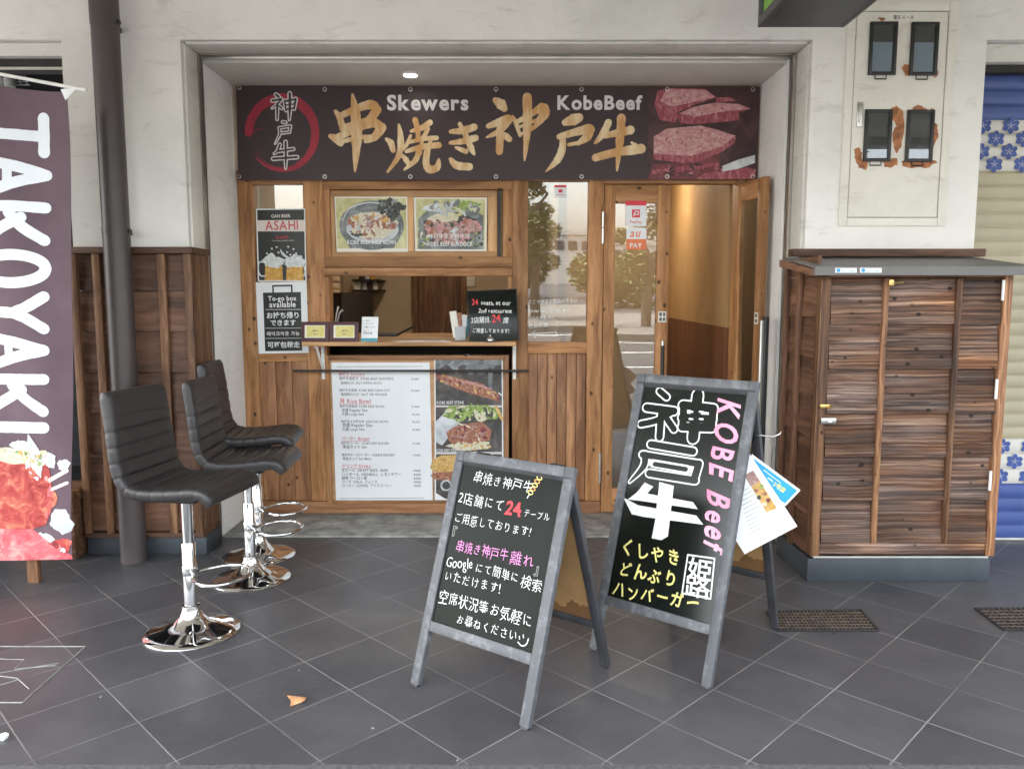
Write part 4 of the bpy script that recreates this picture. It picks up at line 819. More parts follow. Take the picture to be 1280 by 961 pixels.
t, fr = print_thing('sticker', 'half white, half orange sticker below the red one on the door glass', 'sticker', yd, rect(783, 285, 808, 312), 'paper', SG); k = MB(); poly(k, fr, rect(783, 299, 808, 312), M['payorange']); text(k, fr, 'au', (787, 296.5), (802, 296), M['payorange'], .015, 1.1, shear=.25); text(k, fr, 'PAY', (787, 309.5), (803, 309.5), M['paper'], .02, 1.0); k.build('printing', t)
# ---------------------------------------------------------------- things on the counter
ZC = zc
def rotbox(mb, c, s, m, rz=0, rx=0, bev=.002):
    mtx = Matrix.Translation(c) @ Matrix.Rotation(rz, 4, 'Z') @ Matrix.Rotation(rx, 4, 'X'); mb.box(-s[0] / 2, s[0] / 2, -s[1] / 2, s[1] / 2, 0, s[2], m, bev, mtx); return mtx
def tilted(name, label, cat, px0, px1, pyb, pyt, Y, lean, th, m, group=None, rz=0):
    """upright tablet standing on the counter, leaning back; returns thing, frame on its front face (local art), width, height"""
    a = P(px0, pyb, Y); b_ = P(px1, pyb, Y); wd_ = b_.x - a.x; top = P(px0, pyt, Y + .03); h = (top.z - ZC) / math.cos(lean)
    t = thing(name, label, cat, ((a.x + b_.x) / 2, Y, ZC), rz, group)
    mtx = Matrix.Rotation(-lean, 4, 'X'); k = MB(); k.box(-wd_ / 2, wd_ / 2, 0, th, .001, h, m, .002, mtx); k.build('body', t, local=True)
    fr = Frame(mtx @ Vector((-wd_ / 2, 0, 0)), (1, 0, 0), mtx.to_3x3() @ Vector((0, 0, 1))); return t, fr, wd_, h
PG = 'gold plaques in maroon frames'
for i, lb in enumerate(('gold plaque in a maroon frame at the left end of the counter', 'gold plaque in a maroon frame beside the small white card')):
    t, fr, W_, H_ = tilted('plaque_frame', lb, 'plaque', 376 + i * 36, 411 + i * 37, 429, 402, 4.915, R(8), .014, M['maroon'], PG)
    k = MB(); quadmesh(k, fr, W_ * .14, W_ * .86, H_ * .2, H_ * .82, M['paperw']); quadmesh(k, fr, W_ * .20, W_ * .84, H_ * .24, H_ * .79, M['goldcard'])
    text(k, fr, '神戸牛', (W_ * .42, H_ * .5), (W_ * .62, H_ * .5), M['ink'], .02, 1.2, px=False); text(k, fr, '認定証', (W_ * .45, H_ * .36), (W_ * .6, H_ * .36), M['grey_ink'], .02, 1.2, px=False); k.build('gold_card', t, local=True)
t, fr, W_, H_ = tilted('card_stand', 'small white card with blue foot standing on the counter', 'card', 451, 472, 428.5, 396, 4.93, R(14), .003, M['paper'], rz=R(-4))
k = MB(); quadmesh(k, fr, 0, W_, .002, H_ * .14, M['teal'])
for j in range(5): text(k, fr, ('ご注文は', 'こちらで', 'お願いします', 'Please order', 'here')[j], (W_ * .14, H_ * (.82 - j * .13)), (W_ * (.5 + .35 * ((j * 7) % 3) / 2), H_ * (.82 - j * .13)), M['grey_ink'], .01, 1.0, .4, px=False)
k.build('printing', t, local=True)
for lb, c in (('larger white leaflet lying flat in the middle of the counter', [(487, 432), (560, 430.5), (556, 425.5), (490, 426.5)]), ('small leaflet lying flat next to the white card on the counter', [(449, 433), (482, 432.5), (487, 428), (455, 428.5)])):
    q = [G(x, y, ZC + .001) for x, y in c]; q = [Vector((v.x, min(max(v.y, YCf + .005), 5.3), v.z)) for v in q]; ctr = sum(q, Vector()) / 4
    t = thing('leaflet', lb, 'leaflet', tuple(ctr), group='leaflets on the counter'); k = MB(); k.slab(q, (0, 0, .0015), M['paper']); k.build('sheet', t)
    k = MB(); k.add([ctr + (v - ctr) * .3 + Vector((.06, 0, .0021)) for v in q], [(0, 1, 2, 3)], M['grill']); k.build('picture', t)
# small chalkboard
cb = thing('counter_chalkboard', 'small black chalkboard with red and white writing standing on the counter', 'chalkboard', ((P(618, 430, 4.97)).x, 4.95, ZC), R(2))
CW, CH, ln = .305, .325, R(11); mtx = Matrix.Rotation(-ln, 4, 'X') @ Matrix.Rotation(R(-2.5), 4, 'Y')
k = MB(); k.box(-CW / 2, CW / 2, 0, .010, .002, CH, M['board'], .002, mtx); k.build('panel', cb, local=True)
k = MB(); k.box(-CW / 2 - .006, -CW / 2 - .0005, -.004, .014, 0, CH + .006, M['black'], .002, mtx); k.box(CW / 2 + .0005, CW / 2 + .006, -.004, .014, 0, CH + .006, M['black'], .002, mtx); k.box(-CW / 2, CW / 2, -.004, .014, CH + .001, CH + .006, M['black'], .001, mtx); k.build('edge_frame', cb, local=True)
k = MB(); k.tube([(-.08, .16, .003), mtx @ Vector((-.08, .02, CH * .8))], .005, M['black'], 6); k.tube([(.08, .16, .003), mtx @ Vector((.08, .02, CH * .8))], .005, M['black'], 6); k.build('prop_leg', cb, local=True)
fr = Frame(mtx @ Vector((-CW / 2, 0, 0)), mtx.to_3x3() @ Vector((1, 0, 0)), mtx.to_3x3() @ Vector((0, 0, 1))); k = MB()
T = lambda s_, x0, y0, x1, y1, m, off=.004, hk=1.15, j=.35: text(k, fr, s_, (x0 * CW, y0 * CH), (x1 * CW, y1 * CH), M[m], off, hk, j, px=False)
T('24', .07, .74, .21, .735, 'chalkred', .02, 1.35); T('seats, at our', .26, .735, .88, .70, 'chalk', .012); T('2nd restaurant', .20, .58, .90, .545, 'chalk', .012)
T('2店舗目.', .04, .39, .45, .38, 'chalk', .006, 1.3); T('24', .47, .375, .66, .37, 'chalkred', .02, 1.35); T('席', .70, .36, .82, .355, 'chalk', .012); T('ご用意しております!', .05, .20, .82, .155, 'chalk', .012, 1.35)
k.build('writing', cb, local=True)
p = P(613, 428, 4.93); bl_ = thing('call_bell', 'silver call bell on the counter in front of the small chalkboard', 'bell', (p.x, 4.925, ZC)); k = MB(); k.lathe([(.036, .0005), (.036, .008), (.030, .010)], M['black'], n=24); k.build('base', bl_, local=True)
k = MB(); k.lathe([(.027, .0105), (.026, .018), (.021, .027), (.011, .034), (.004, .036), (.004, .043), (.001, .044)], M['chrome'], n=24); k.build('dome', bl_, local=True)
p = P(576, 425, 5.12); lh = thing('leaflet_holder', 'leaflets in a clear holder on the counter left of the small chalkboard', 'holder', (p.x, 5.10, ZC)); k = MB(); k.box(-.035, .035, -.03, .03, .001, .09, M['plategrey'], .003); k.build('cup', lh, local=True)
for i, (x, r_, mm) in enumerate(((-.022, -8, 'paperw'), (-.005, -3, 'grill'), (.012, 3, 'paper'), (.024, 6, 'teal'))): k = MB(); k.box(-.022, .022, -.012 + i * .006, -.009 + i * .006, .02, .19 - i * .012, M[mm], 0, Matrix.Translation((x, 0, 0)) @ Matrix.Rotation(R(r_), 4, 'Y')); k.build('leaflet', lh, local=True)
# kitchen seen through the hatch
YK = 7.2
kd = thing('kitchen_doorway', 'dark brown door in the back wall of the kitchen seen through the hatch', 'door', (P(548, 400, 8.28).x, 8.28, 0))
k = MB(); a0, a1 = X(522, 380, 8.28), X(576, 380, 8.28); k.box(a0, a1, 8.262, 8.298, .02, 2.1, M['brown']['z'], .004); k.build('leaf', kd)
k = MB(); k.box(a0 - .06, a0 - .002, 8.25, 8.298, .02, 2.16, M['batten']['z'], .003); k.box(a1 + .002, a1 + .06, 8.25, 8.298, .02, 2.16, M['batten']['z'], .003); k.box(a0, a1, 8.25, 8.298, 2.102, 2.16, M['batten']['x'], .003); k.build('door_frame', kd)
ks = thing('kitchen_shelf', 'dark wall shelf in the kitchen at the left of the hatch', 'shelf', (P(455, 352, 7.9).x, 8.1, P(0, 352, 7.9).z))
k = MB()
for py in (349, 362): z = P(0, py, 7.9).z; k.box(X(440, 350, 7.9), X(474, 350, 7.9), 7.9, 8.298, z - .02, z, M['indark'])
k.build('board', ks); k = MB(); k.lathe([(.04, 0), (.045, .07), (.03, .08)], M['paperw'], (X(446, 358, 8.0), 8.0, P(0, 362, 7.9).z + .001), 16); k.build('jar', ks)
for i, (px_, py_, h_, mm) in enumerate(((452, 349, .12, 'indark'), (459, 349, .09, 'plategrey'), (466, 349, .14, 'beer'), (456, 362, .10, 'plategrey'), (463, 362, .08, 'maroon'), (469, 362, .09, 'paperw'))):
    k = MB(); k.lathe([(.028, 0), (.03, h_ * .6), (.012, h_ * .8), (.012, h_)], M[mm], (X(px_, py_, 8.0), 8.0, P(0, py_, 7.9).z + .001), 14); k.build('bottle', ks)
kc = thing('kitchen_unit', 'tall dark kitchen unit with stacked pale boxes at the left of the hatch', 'cupboard', (-1.55, 6.4, 0))
k = MB(); k.box(-1.76, X(440, 380, 6.6), 6.2, 7.6, .02, P(0, 366, 6.6).z, M['indark']); k.build('body', kc)
for i, (y0, y1) in enumerate(((343, 351), (354, 361), (362.5, 366))):
    k = MB(); k.box(X(408, 350, 5.9), X(416, 350, 5.9), 5.85, 6.15, P(0, y1, 5.9).z, P(0, y0, 5.9).z, M['inwall'], .006); k.build('box', kc)
uh = thing('utensil_pot', 'pot of kitchen tongs and green tops behind the left plaque', 'pot', (X(416, 400, 5.36), 5.36, ZC)); k = MB(); k.lathe([(.03, .001), (.034, .09), (.03, .09)], M['black'], n=18); k.build('pot', uh, local=True)
for i, (dx, mm) in enumerate(((-.03, 'greens'), (-.01, 'plategrey'), (.025, 'steel'), (.045, 'plategrey'))): k = MB(); k.tube([(dx * .3, 0, .05), (dx, .005, .17), (dx * 1.5, .01, .215 - .02 * (i % 2))], [.004, .006, .008], M[mm], 8); k.build('utensil', uh, local=True)
wt = thing('worktop', 'kitchen worktop behind the counter with a dark tray', 'worktop', (-.6, 5.8, 0)); k = MB(); k.box(-1.755, .34, 5.405, 6.19, ZC - .04, ZC - .002, M['ply']['x'], .004); k.build('top', wt); k = MB(); k.box(-1.2, .25, 5.5, 5.95, .02, ZC - .042, M['indark']); k.build('cabinet', wt)
k = MB(); tr = thing('serving_tray', 'dark tray with a tilted handle on the kitchen worktop', 'tray', (X(480, 415, 5.7), 5.7, ZC - .002)); k.box(-.09, .10, -.08, .08, .001, .02, M['black'], .004); k.tube([(.10, 0, .012), (.22, -.02, .07)], .008, M['black'], 8); k.build('body', tr, local=True)
sw = thing('wall_panel', 'small pale control panel on the kitchen back wall', 'switch', (X(587, 352, 8.28), 8.28, P(0, 352, 8.28).z)); k = MB(); k.box(-.06, .06, -.002 + 0, .018, -.05, .05, M['paperw'], .004); k.build('body', sw, local=True)

# ---------------------------------------------------------------- bar stools
def shell_path():
    pts = [(x - .02, z * .95 if z > .1 else z) for x, z in [(-.215, .455), (-.208, .40), (-.198, .32), (-.188, .22), (-.178, .13), (-.160, .065), (-.12, .022), (-.06, .008), (.02, .008), (.10, .014), (.17, .020), (.215, .012), (.235, -.02)]]
    q, _ = smoothpts(pts, [1] * len(pts), 14); return [Vector((x, 0, z)) for x, z in q]
def make_stool(label, x, y, rz, hz):
    t = thing('bar_stool', label, 'bar stool', (x, y, 0), rz, 'black bar stools with chrome bases')
    pts = shell_path(); ds = [0.0]
    for i in range(1, len(pts)): ds.append(ds[-1] + (pts[i] - pts[i - 1]).length)
    tot = ds[-1]; vs = []; n = 28; K = len(pts)
    for i, p in enumerate(pts):
        tg = (pts[min(i + 1, K - 1)] - pts[max(i - 1, 0)]).normalized(); nm = Vector((tg.z, 0, -tg.x)) * -1   # towards the sitter
        d = ds[i]; gr = 0.0
        if .10 < d < tot - .06:
            ph = (d - .10) % .064; gr = math.exp(-((min(ph, .064 - ph)) / .006) ** 2)
        end = min(1, (min(d, tot - d) + .006) / .03) ** .5
        W_ = (.205 if d > .25 else .195 + .04 * d) - .010 * (1 - end); T_ = (.033 - .0022 * gr) * (.35 + .65 * end)
        for j in range(n):
            a_ = 2 * math.pi * j / n; cx_, sz_ = math.cos(a_), math.sin(a_)
            ux = math.copysign(abs(cx_) ** .35, cx_) * (W_ - .002 * gr); uz = math.copysign(abs(sz_) ** .55, sz_) * (T_ - .007 * gr * (1 - abs(cx_) ** 1.5))
            dish = .012 * (abs(ux) / .2) ** 2
            q = p + Vector((0, 1, 0)) * ux + nm * (uz + dish); vs.append((q.x, q.y, q.z + hz))
    fs = [(i * n + j, i * n + (j + 1) % n, (i + 1) * n + (j + 1) % n, (i + 1) * n + j) for i in range(K - 1) for j in range(n)] + [tuple(range(n)), tuple((K - 1) * n + j for j in range(n))]
    k = MB(); k.add(vs, fs, M['leather']); k.build('seat', t, local=True, smooth=60)
    k = MB(); k.lathe([(.197, .0), (.2, .006), (.197, .011), (.17, .020), (.12, .034), (.075, .052), (.05, .078), (.040, .108), (.0385, .125), (.030, .128)], M['chrome'], n=64); k.build('base', t, local=True, smooth=50)
    k = MB(); k.lathe([(.0285, .1285), (.0285, .40), (.027, .402)], M['chrome'], n=32); k.lathe([(.0225, .4021), (.0225, hz - .032)], M['chrome'], n=32); k.lathe([(.031, .26), (.032, .262), (.032, .30), (.031, .302)], M['chrome'], n=32); k.build('column', t, local=True)
    k = MB(); k.box(-.10, .10, -.10, .10, hz - .035, hz - .018, M['darkmetal'], .004); k.build('seat_plate', t, local=True)
    k = MB(); k.tube([(.02, .02, hz - .045), (-.02, .12, hz - .05), (-.04, .17, hz - .075)], .005, M['chrome'], 8); k.tube([(-.04, .17, hz - .075), (-.05, .19, hz - .09)], .009, M['black'], 8); k.build('height_lever', t, local=True)
    k = MB(); ring = [(.03, -.02, .275), (.06, -.07, .27), (.13, -.125, .265), (.21, -.115, .265), (.255, -.05, .265), (.265, 0, .265), (.255, .05, .265), (.21, .115, .265), (.13, .125, .265), (.06, .07, .27), (.03, .02, .275)]
    q, _ = smoothpts([(a_, b_) for a_, b_, _ in ring], [1] * 11, 5); k.tube([(a_, b_, .268) for a_, b_ in q], .0085, M['chrome'], 12); k.build('footrest', t, local=True)
    return t
make_stool('nearest black bar stool, in front of the drainpipe', -1.396, 3.285, R(-10), .635)
make_stool('middle black bar stool, partly in front of the farthest stool', -1.355, 3.94, R(3), .61)
make_stool('farthest black bar stool, close to the shop wall', -1.43, 4.30, R(7), .665)

# ---------------------------------------------------------------- A-boards
def a_board(name, label, fl, fr_, h, bk, rear, rail_k, fm, st_w, bmat):
    Lp, Rp = G(*fl), G(*fr_); d = Rp - Lp; wd_ = d.length + .028; ang = math.atan2(d.y, d.x); c = (Lp + Rp) / 2
    t = thing(name, label, 'A-board', (c.x, c.y, 0), ang)
    world = Matrix.Translation((c.x, c.y, 0)) @ Matrix.Rotation(ang, 4, 'Z'); inv = world.inverted()
    sl = math.hypot(h, bk); tl = math.atan2(bk, h); F_ = Matrix.Rotation(-tl, 4, 'X')      # front panel plane
    B_ = Matrix.Translation((0, rear, 0)) @ Matrix.Rotation(math.atan2(rear - bk, h), 4, 'X')
    th = .026; z0 = rail_k * sl
    k = MB()
    for s in (-1, 1): k.box(s * wd_ / 2 - (st_w if s > 0 else 0), s * wd_ / 2 + (st_w if s < 0 else 0), 0, th, .012, sl, M[fm]['z'] if isinstance(M[fm], dict) else M[fm], .003, F_)
    k.box(-wd_ / 2 + st_w + .0005, wd_ / 2 - st_w - .0005, .0008, th - .0008, sl - st_w, sl - .0008, M[fm], .003, F_); k.box(-wd_ / 2 + st_w + .0005, wd_ / 2 - st_w - .0005, .0008, th - .0008, z0, z0 + st_w, M[fm], .003, F_); k.build('front_frame', t, local=True)
    k = MB(); k.box(-wd_ / 2 + st_w + .0008, wd_ / 2 - st_w - .0008, .009, .017, z0 + st_w + .0006, sl - st_w - .0006, M[bmat], 0, F_); k.build('blackboard', t, local=True)
    sb = math.hypot(h, rear - bk); rw = wd_ - .012; k = MB(); rs = .034
    for s in (-1, 1): k.box(s * rw / 2 - (rs if s > 0 else 0), s * rw / 2 + (rs if s < 0 else 0), -th, 0, .012, sb - .03, M['boarddark'], .003, B_)
    zz = .22 * sb
    k.box(-rw / 2 + rs, rw / 2 - rs, -th + .001, -.001, sb - .03 - rs, sb - .031, M['boarddark'], .003, B_); k.box(-rw / 2 + rs, rw / 2 - rs, -th + .001, -.001, zz, zz + rs, M['boarddark'], .003, B_); k.build('rear_frame', t, local=True)
    k = MB(); k.box(-rw / 2 + rs + .0006, rw / 2 - rs - .0006, -.016, -.009, zz + rs + .0006, sb - .03 - rs - .0006, M['kraft'], 0, B_); rp_ = k.build('rear_panel', t, local=True)
    k = MB(); o = B_ @ Vector((-rw / 2 + rs, -.0164, zz + rs)); fs_ = Frame(o, B_.to_3x3() @ Vector((1, 0, 0)), B_.to_3x3() @ Vector((0, 0, 1)), base=0.0, step=.00003); ww = rw - 2 * rs
    pts = [(0, 0), (ww, 0)] + [(ww * (1 - i / 90), .045 + .022 * math.sin(i * .16) + .010 * math.sin(i * .41 + 1) + .004 * math.sin(i * 1.3) + .03 * (i / 90)) for i in range(91)]; poly(k, fs_, pts, M['kraftstain'], px=False); k.build('water_stain', rp_, local=True)
    for s in (-1, 1):
        k = MB(); k.box(s * (wd_ / 2 - st_w / 2) - .014, s * (wd_ / 2 - st_w / 2) + .014, .004, th - .004, 0.004, .0118, M['black'], 0, F_); k.build('foot', t, local=True)
        k = MB(); k.box(s * (rw / 2 - rs / 2) - .012, s * (rw / 2 - rs / 2) + .012, -th + .004, -.004, .004, .0118, M['black'], 0, B_); k.build('foot', t, local=True)
        k = MB(); q = F_ @ Vector((s * (wd_ / 2 - .10), th, sl - .004)); k.box(q.x - .03, q.x + .03, q.y - .02, q.y + .03, q.z - .006, q.z + .004, M['darkmetal'], .002); k.build('hinge', t, local=True)
    # frame for writing: world plane of the blackboard face
    o = world @ (F_ @ Vector((0, .009, 0))); rr_ = world.to_3x3() @ Vector((1, 0, 0)); uu = world.to_3x3() @ (F_.to_3x3() @ Vector((0, 0, 1)))
    return t, Frame(o, rr_, uu, inv=inv, step=.00003), world, F_
t, fr, _, _ = a_board('a_board', 'shorter grey framed A-board with eight lines of white, pink and red handwriting', (515, 858), (655, 914), .855, .285, .585, .235, 'boardframe', .039, 'blackboard')
q = lambda x, y: (540 + x * .27068, 560 + y * .27055)
k = MB(); J = .5; off = -.009
def T(s_, a, b, m='chalk', hk=1.08, o=off): text(k, fr, s_, q(*a), q(*b), M[m], o, hk, J)
T('串焼き神戸牛', (188, 152), (462, 205)); T('2店舗にて', (118, 250), (332, 293)); T('24', (336, 302), (412, 314), 'chalkred', 1.0, .022); T('テーブル', (420, 314), (542, 338), hk=1.25); T('ご用意しております!', (100, 337), (455, 410), hk=1.15)
T('『', (62, 418), (112, 424)); T('串焼き神戸牛', (108, 470), (350, 522), 'chalkpink', 1.2); T('離れ', (355, 530), (470, 555), 'chalkpink', 1.0); T('』', (468, 580), (520, 590))
T('Google', (64, 546), (188, 560), hk=1.3); T('にて簡単に', (195, 568), (400, 622)); T('検索', (405, 638), (505, 668)); T('いただけます!', (52, 607), (315, 672), hk=1.15); T('空席状況等お気軽に', (28, 702), (462, 828), hk=1.12); T('お尋ねください', (108, 805), (392, 892), hk=1.12)
for s_, w in (([(404, 868), (405, 880)], 4), ([(422, 862), (423, 874)], 4), ([(398, 895), (415, 912), (436, 905), (446, 880)], 4)): ribbon(k, fr, [q(*p) for p in s_], w * .27, M['chalk'])
for i in range(5):
    cx, cy = 455 + i * 10.5, 205 - i * 17; pts = [(cx + 11 * math.cos(a_ * .5236) * .95 + 4 * math.sin(a_ * .5236), cy + 9 * math.sin(a_ * .5236)) for a_ in range(13)]; ribbon(k, fr, [q(*p) for p in pts], .95, M['chalkorange' if i % 2 else 'chalkyellow'])
ribbon(k, fr, [q(452, 212), q(440, 230)], 1.1, M['chalk']); ribbon(k, fr, [q(500, 128), q(505, 122)], 1.1, M['chalkorange']); k.build('handwriting', t, local=True)

t2, fr, W2, F2 = a_board('a_board', 'taller grey framed A-board with large white outlined kanji and yellow menu words', (739, 813), (883, 862), 1.125, .36, .71, .165, 'boardframe', .039, 'board')
q = lambda x, y: (740 + x * .32258, 470 + y * .32258); k = MB()
GOD = [([(262, 58), (290, 82)], 24), ([(212, 122), (318, 136)], 30), ([(310, 140), (250, 172), (190, 186)], 26), ([(268, 150), (262, 236)], 30), ([(292, 168), (318, 206)], 26),
       ([(352, 112), (470, 126)], 34), ([(356, 112), (352, 196)], 32), ([(470, 126), (462, 196)], 34), ([(350, 160), (466, 168)], 34), ([(350, 196), (464, 200)], 34), ([(410, 74), (392, 240)], 44)]
DOOR = [([(228, 264), (392, 292)], 28), ([(196, 304), (414, 340)], 26), ([(414, 340), (396, 400)], 32), ([(222, 376), (400, 404)], 28), ([(206, 306), (200, 350), (146, 410)], [30, 26, 8])]
def outl(L, wb, wi):
    l0 = fr.nxt()
    for i, (p_, w_) in enumerate(L): ribbon(k, fr, [q(*a_) for a_ in p_], [x * .3226 for x in (w_ if isinstance(w_, list) else [w_] * len(p_))], M['chalk'], grow=wb)
    for i, (p_, w_) in enumerate(L): ribbon(k, fr, [q(*a_) for a_ in p_], [x * .3226 for x in (w_ if isinstance(w_, list) else [w_] * len(p_))], M['board'], grow=wi)
outl(GOD, 2.2, -1.2); outl(DOOR, 2.2, -1.2)
for x in (384, 424):
    for y in (138, 166): ribbon(k, fr, [q(x - 6, y), q(x + 6, y + 1)], 2.2, M['chalk'])
ribbon(k, fr, [q(236, 338), q(372, 362)], 9.5, M['chalk']); ribbon(k, fr, [q(244, 341), q(364, 361)], 5.5, M['board'])
def wp(L): poly(k, fr, [q(*p_) for p_ in L], M['chalk'])
wp([(205, 412), (238, 428), (215, 455), (392, 488), (410, 515), (180, 482), (138, 478), (175, 450)]); wp([(122, 470), (180, 500), (405, 540), (432, 575), (200, 545), (155, 535)]); wp([(262, 410), (318, 425), (295, 620), (270, 635), (232, 628), (245, 560)])
k.build('large_kanji', t2, local=True)
k = MB(); text(k, fr, 'KOBE Beef', q(492, 82), q(428, 690), M['kobepink'], .022, 1.35, .5, shear=.3); k.build('pink_lettering', t2, local=True)
k = MB(); text(k, fr, 'くしやき', q(106, 686), q(342, 738), M['chalkyellow'], .022, 1.15, .8); text(k, fr, 'どんぶり', q(98, 768), q(330, 820), M['chalkyellow'], .022, 1.15, .8); text(k, fr, 'ハンバーガー', q(76, 846), q(416, 918), M['chalkyellow'], .022, 1.15, .8); k.build('yellow_lettering', t2, local=True)
k = MB()
for a_, b_ in (((372, 692), (476, 706)), ((476, 706), (460, 862)), ((460, 862), (350, 840)), ((350, 840), (372, 692))): ribbon(k, fr, [q(*a_), q(*b_)], 1.8, M['chalk'])
text(k, fr, '姫', q(366, 772), q(464, 790), M['chalk'], .012, .82); text(k, fr, '路', q(356, 842), q(458, 858), M['chalk'], .012, .78); k.build('seal_stamp', t2, local=True)
k = MB(); hk_ = G(947, 545, 0); o = W2.inverted() @ P(948, 545, 3.06)
k.tube([o + Vector((-.012, 0, 0)), o + Vector((.01, 0, .004)), o + Vector((.05, .02, .0)), o + Vector((.075, .03, .012)), o + Vector((.08, .03, .025))], .003, M['steel'], 8); k.build('hook', t2, local=True)
# laminated menus hanging from the hook
Yh = 3.075
q = lambda x, y: (900 + x * .16641, 540 + y * .1665)
fr = wallframe(Yh + .012); cs_ = [(235, 160), (605, 435), (490, 555), (120, 300)]; pc = P(*q(235, 160), Yh)
t = thing('hanging_leaflet', 'bright blue laminated sheet hanging behind the white one on the taller A-board', 'leaflet', tuple(pc), group='laminated sheets on the taller A-board'); sheet(fr, [q(*c) for c in cs_], M['paper']).build('sheet', t); k = MB(); poly(k, fr, [q(*c) for c in ((255, 200), (580, 438), (488, 535), (150, 290))], M['blue']); text(k, fr, 'お得な', q(352, 345), q(395, 378), M['paper'], .015, 1.1); text(k, fr, '2号店', q(395, 395), q(478, 455), M['yellow'], .03, 1.0); ribbon(k, fr, [q(330, 285), q(455, 380)], .8, M['paper'], curve=False); k.build('printing', t)
fr = wallframe(Yh); t = thing('hanging_leaflet', 'white laminated menu with small food pictures hanging from the hook of the taller A-board', 'leaflet', tuple(pc), group='laminated sheets on the taller A-board'); sheet(fr, [q(*c) for c in ((225, 165), (582, 706), (185, 915), (-40, 570))], M['paper']).build('sheet', t); k = MB()
poly(k, fr, [q(*c) for c in ((182, 322), (250, 288), (428, 570), (350, 605))], M['bun']); poly(k, fr, [q(*c) for c in ((185, 325), (250, 290), (295, 365), (232, 412))], M['slicebeef'])
for x, y, mm in ((312, 408, 'greens'), (272, 438, 'grill'), (335, 462, 'grill'), (292, 490, 'herb'), (362, 510, 'meatdark'), (335, 540, 'rice'), (385, 560, 'beer')): ellipse(k, fr, *q(x, y), 17 * .166, 15 * .166, M[mm], rag=.15, seed=x)
for i in range(11): a_ = (190 + i * 9 - 20, 440 + i * 30); ribbon(k, fr, [q(a_[0] - 30, a_[1] + 18), q(a_[0] + 45 + 20 * (i % 3), a_[1] - 22 - 9 * (i % 3))], .5, M['grey_ink'], curve=False)
k.build('printing', t)
k = MB(); o = P(939, 566, Yh - .003); k.tube([(o.x, o.y, o.z - .01), (o.x + .004, o.y, o.z + .03), P(946, 546, 3.062)], .002, M['black'], 6); k.build('cord', t)
# ---------------------------------------------------------------- storage cabinet of weathered cedar
CX0, CX1, CY = 1.521, 2.466, 3.891
cbx = thing('storage_cabinet', 'weathered cedar storage cabinet with padlocked door and grey sheet roof', 'cabinet', ((CX0 + CX1) / 2, 4.12, 0))
k = MB(); k.box(CX0 - .006, CX1 - .015, CY + .004, YF - .002, 0, .122, M['plinth'], .004); k.build('plinth', cbx)
k = MB(); k.box(CX0 + .02, CX1 - .03, CY - .004, CY + .03, .124, .136, M['alu'], .002); k.build('metal_strip', cbx)
zt = P(0, 345, CY).z
k = MB(); k.box(CX0 + .02, CX1 - .02, CY + .03, YF - .004, .137, zt, M['indark']); k.build('carcass', cbx)
k = MB()
k.box(CX0, CX0 + .05, CY - .004, CY + .05, .137, zt + .03, M['burntpost']['z'], .003); k.box(CX1 - .045, CX1, CY - .004, CY + .05, .137, zt + .03, M['burntpost']['z'], .003)
k.box(CX0 + .051, CX1 - .046, CY - .002, CY + .04, zt - .008, zt + .028, M['burntpost']['x'], .003); k.box(CX0 + .051, CX1 - .046, CY + .002, CY + .04, .145, .205, M['burnt']['x'], .003); k.build('frame', cbx)
def laps(x0, x1, z0, z1, n, y, m, name, parent):
    k = MB(); h = (z1 - z0) / n
    for i in range(n):
        a = z0 + i * h; b_ = a + h - .005; k.slab([(x0, y + .03, a), (x0, y - .010, a), (x0, y + .014, b_), (x0, y + .03, b_)], (x1 - x0, 0, 0), m)
    return k.build(name, parent)
dx0, dx1 = CX0 + .055, CX1 - .05
k = MB(); k.box(dx0, dx1, CY + .018, CY + .028, .208, zt - .012, M['burnt']['x']); dr = k.build('door', cbx)
bt = [dx0, P(1100, 500, CY).x, P(1190, 500, CY).x, dx1]
for i in range(3): laps(bt[i] + (0 if i == 0 else .012), bt[i + 1] - (.0 if i == 2 else .012), .209, zt - .012, 6, CY + .004, M['burnt']['x'], 'lapped_board', dr)
for x in bt[1:3]:
    k = MB(); k.box(x - .014, x + .014, CY - .012, CY + .016, .206, zt - .011, M['burntpost']['z'], .003); k.build('batten', dr)
k = MB(); k.box(dx0 - .012, dx0 + .012, CY - .02, CY + .003, .206, zt - .011, M['burnt']['z'], .003); k.build('stile', dr) if 0 else None
for py in (363, 486, 600):
    z = P(0, py, CY).z; k = MB(); k.tube([(CX1 - .052, CY - .010, z - .05), (CX1 - .052, CY - .010, z + .05)], .007, M['white'], 8); k.build('hinge', dr)
k = MB(); p = P(1033, 526, CY - .01); k.box(p.x - .03, p.x + .045, CY - .022, CY - .006, p.z - .014, p.z + .016, M['steel'], .003); k.box(p.x + .0, p.x + .02, CY - .030, CY - .023, p.z - .006, p.z + .008, M['white'], .002); k.build('hasp', dr)
k = MB(); p = P(1032, 508, CY - .01); k.box(p.x - .03, p.x + .02, CY - .020, CY - .006, p.z - .008, p.z + .012, M['brass'], .003); k.tube([(p.x + .015, CY - .02, p.z + .004), (p.x + .015, CY - .04, p.z - .004)], .006, M['brass'], 8); k.build('bolt', dr)
k = MB(); p = P(1113, 354, CY - .01); k.box(p.x - .012, p.x + .012, CY - .024, CY - .012, p.z - .012, p.z + .018, M['brass'], .003); k.tube([(p.x, CY - .02, p.z), (p.x + .06, CY - .018, p.z + .004)], .005, M['brass'], 8); k.build('catch', dr)
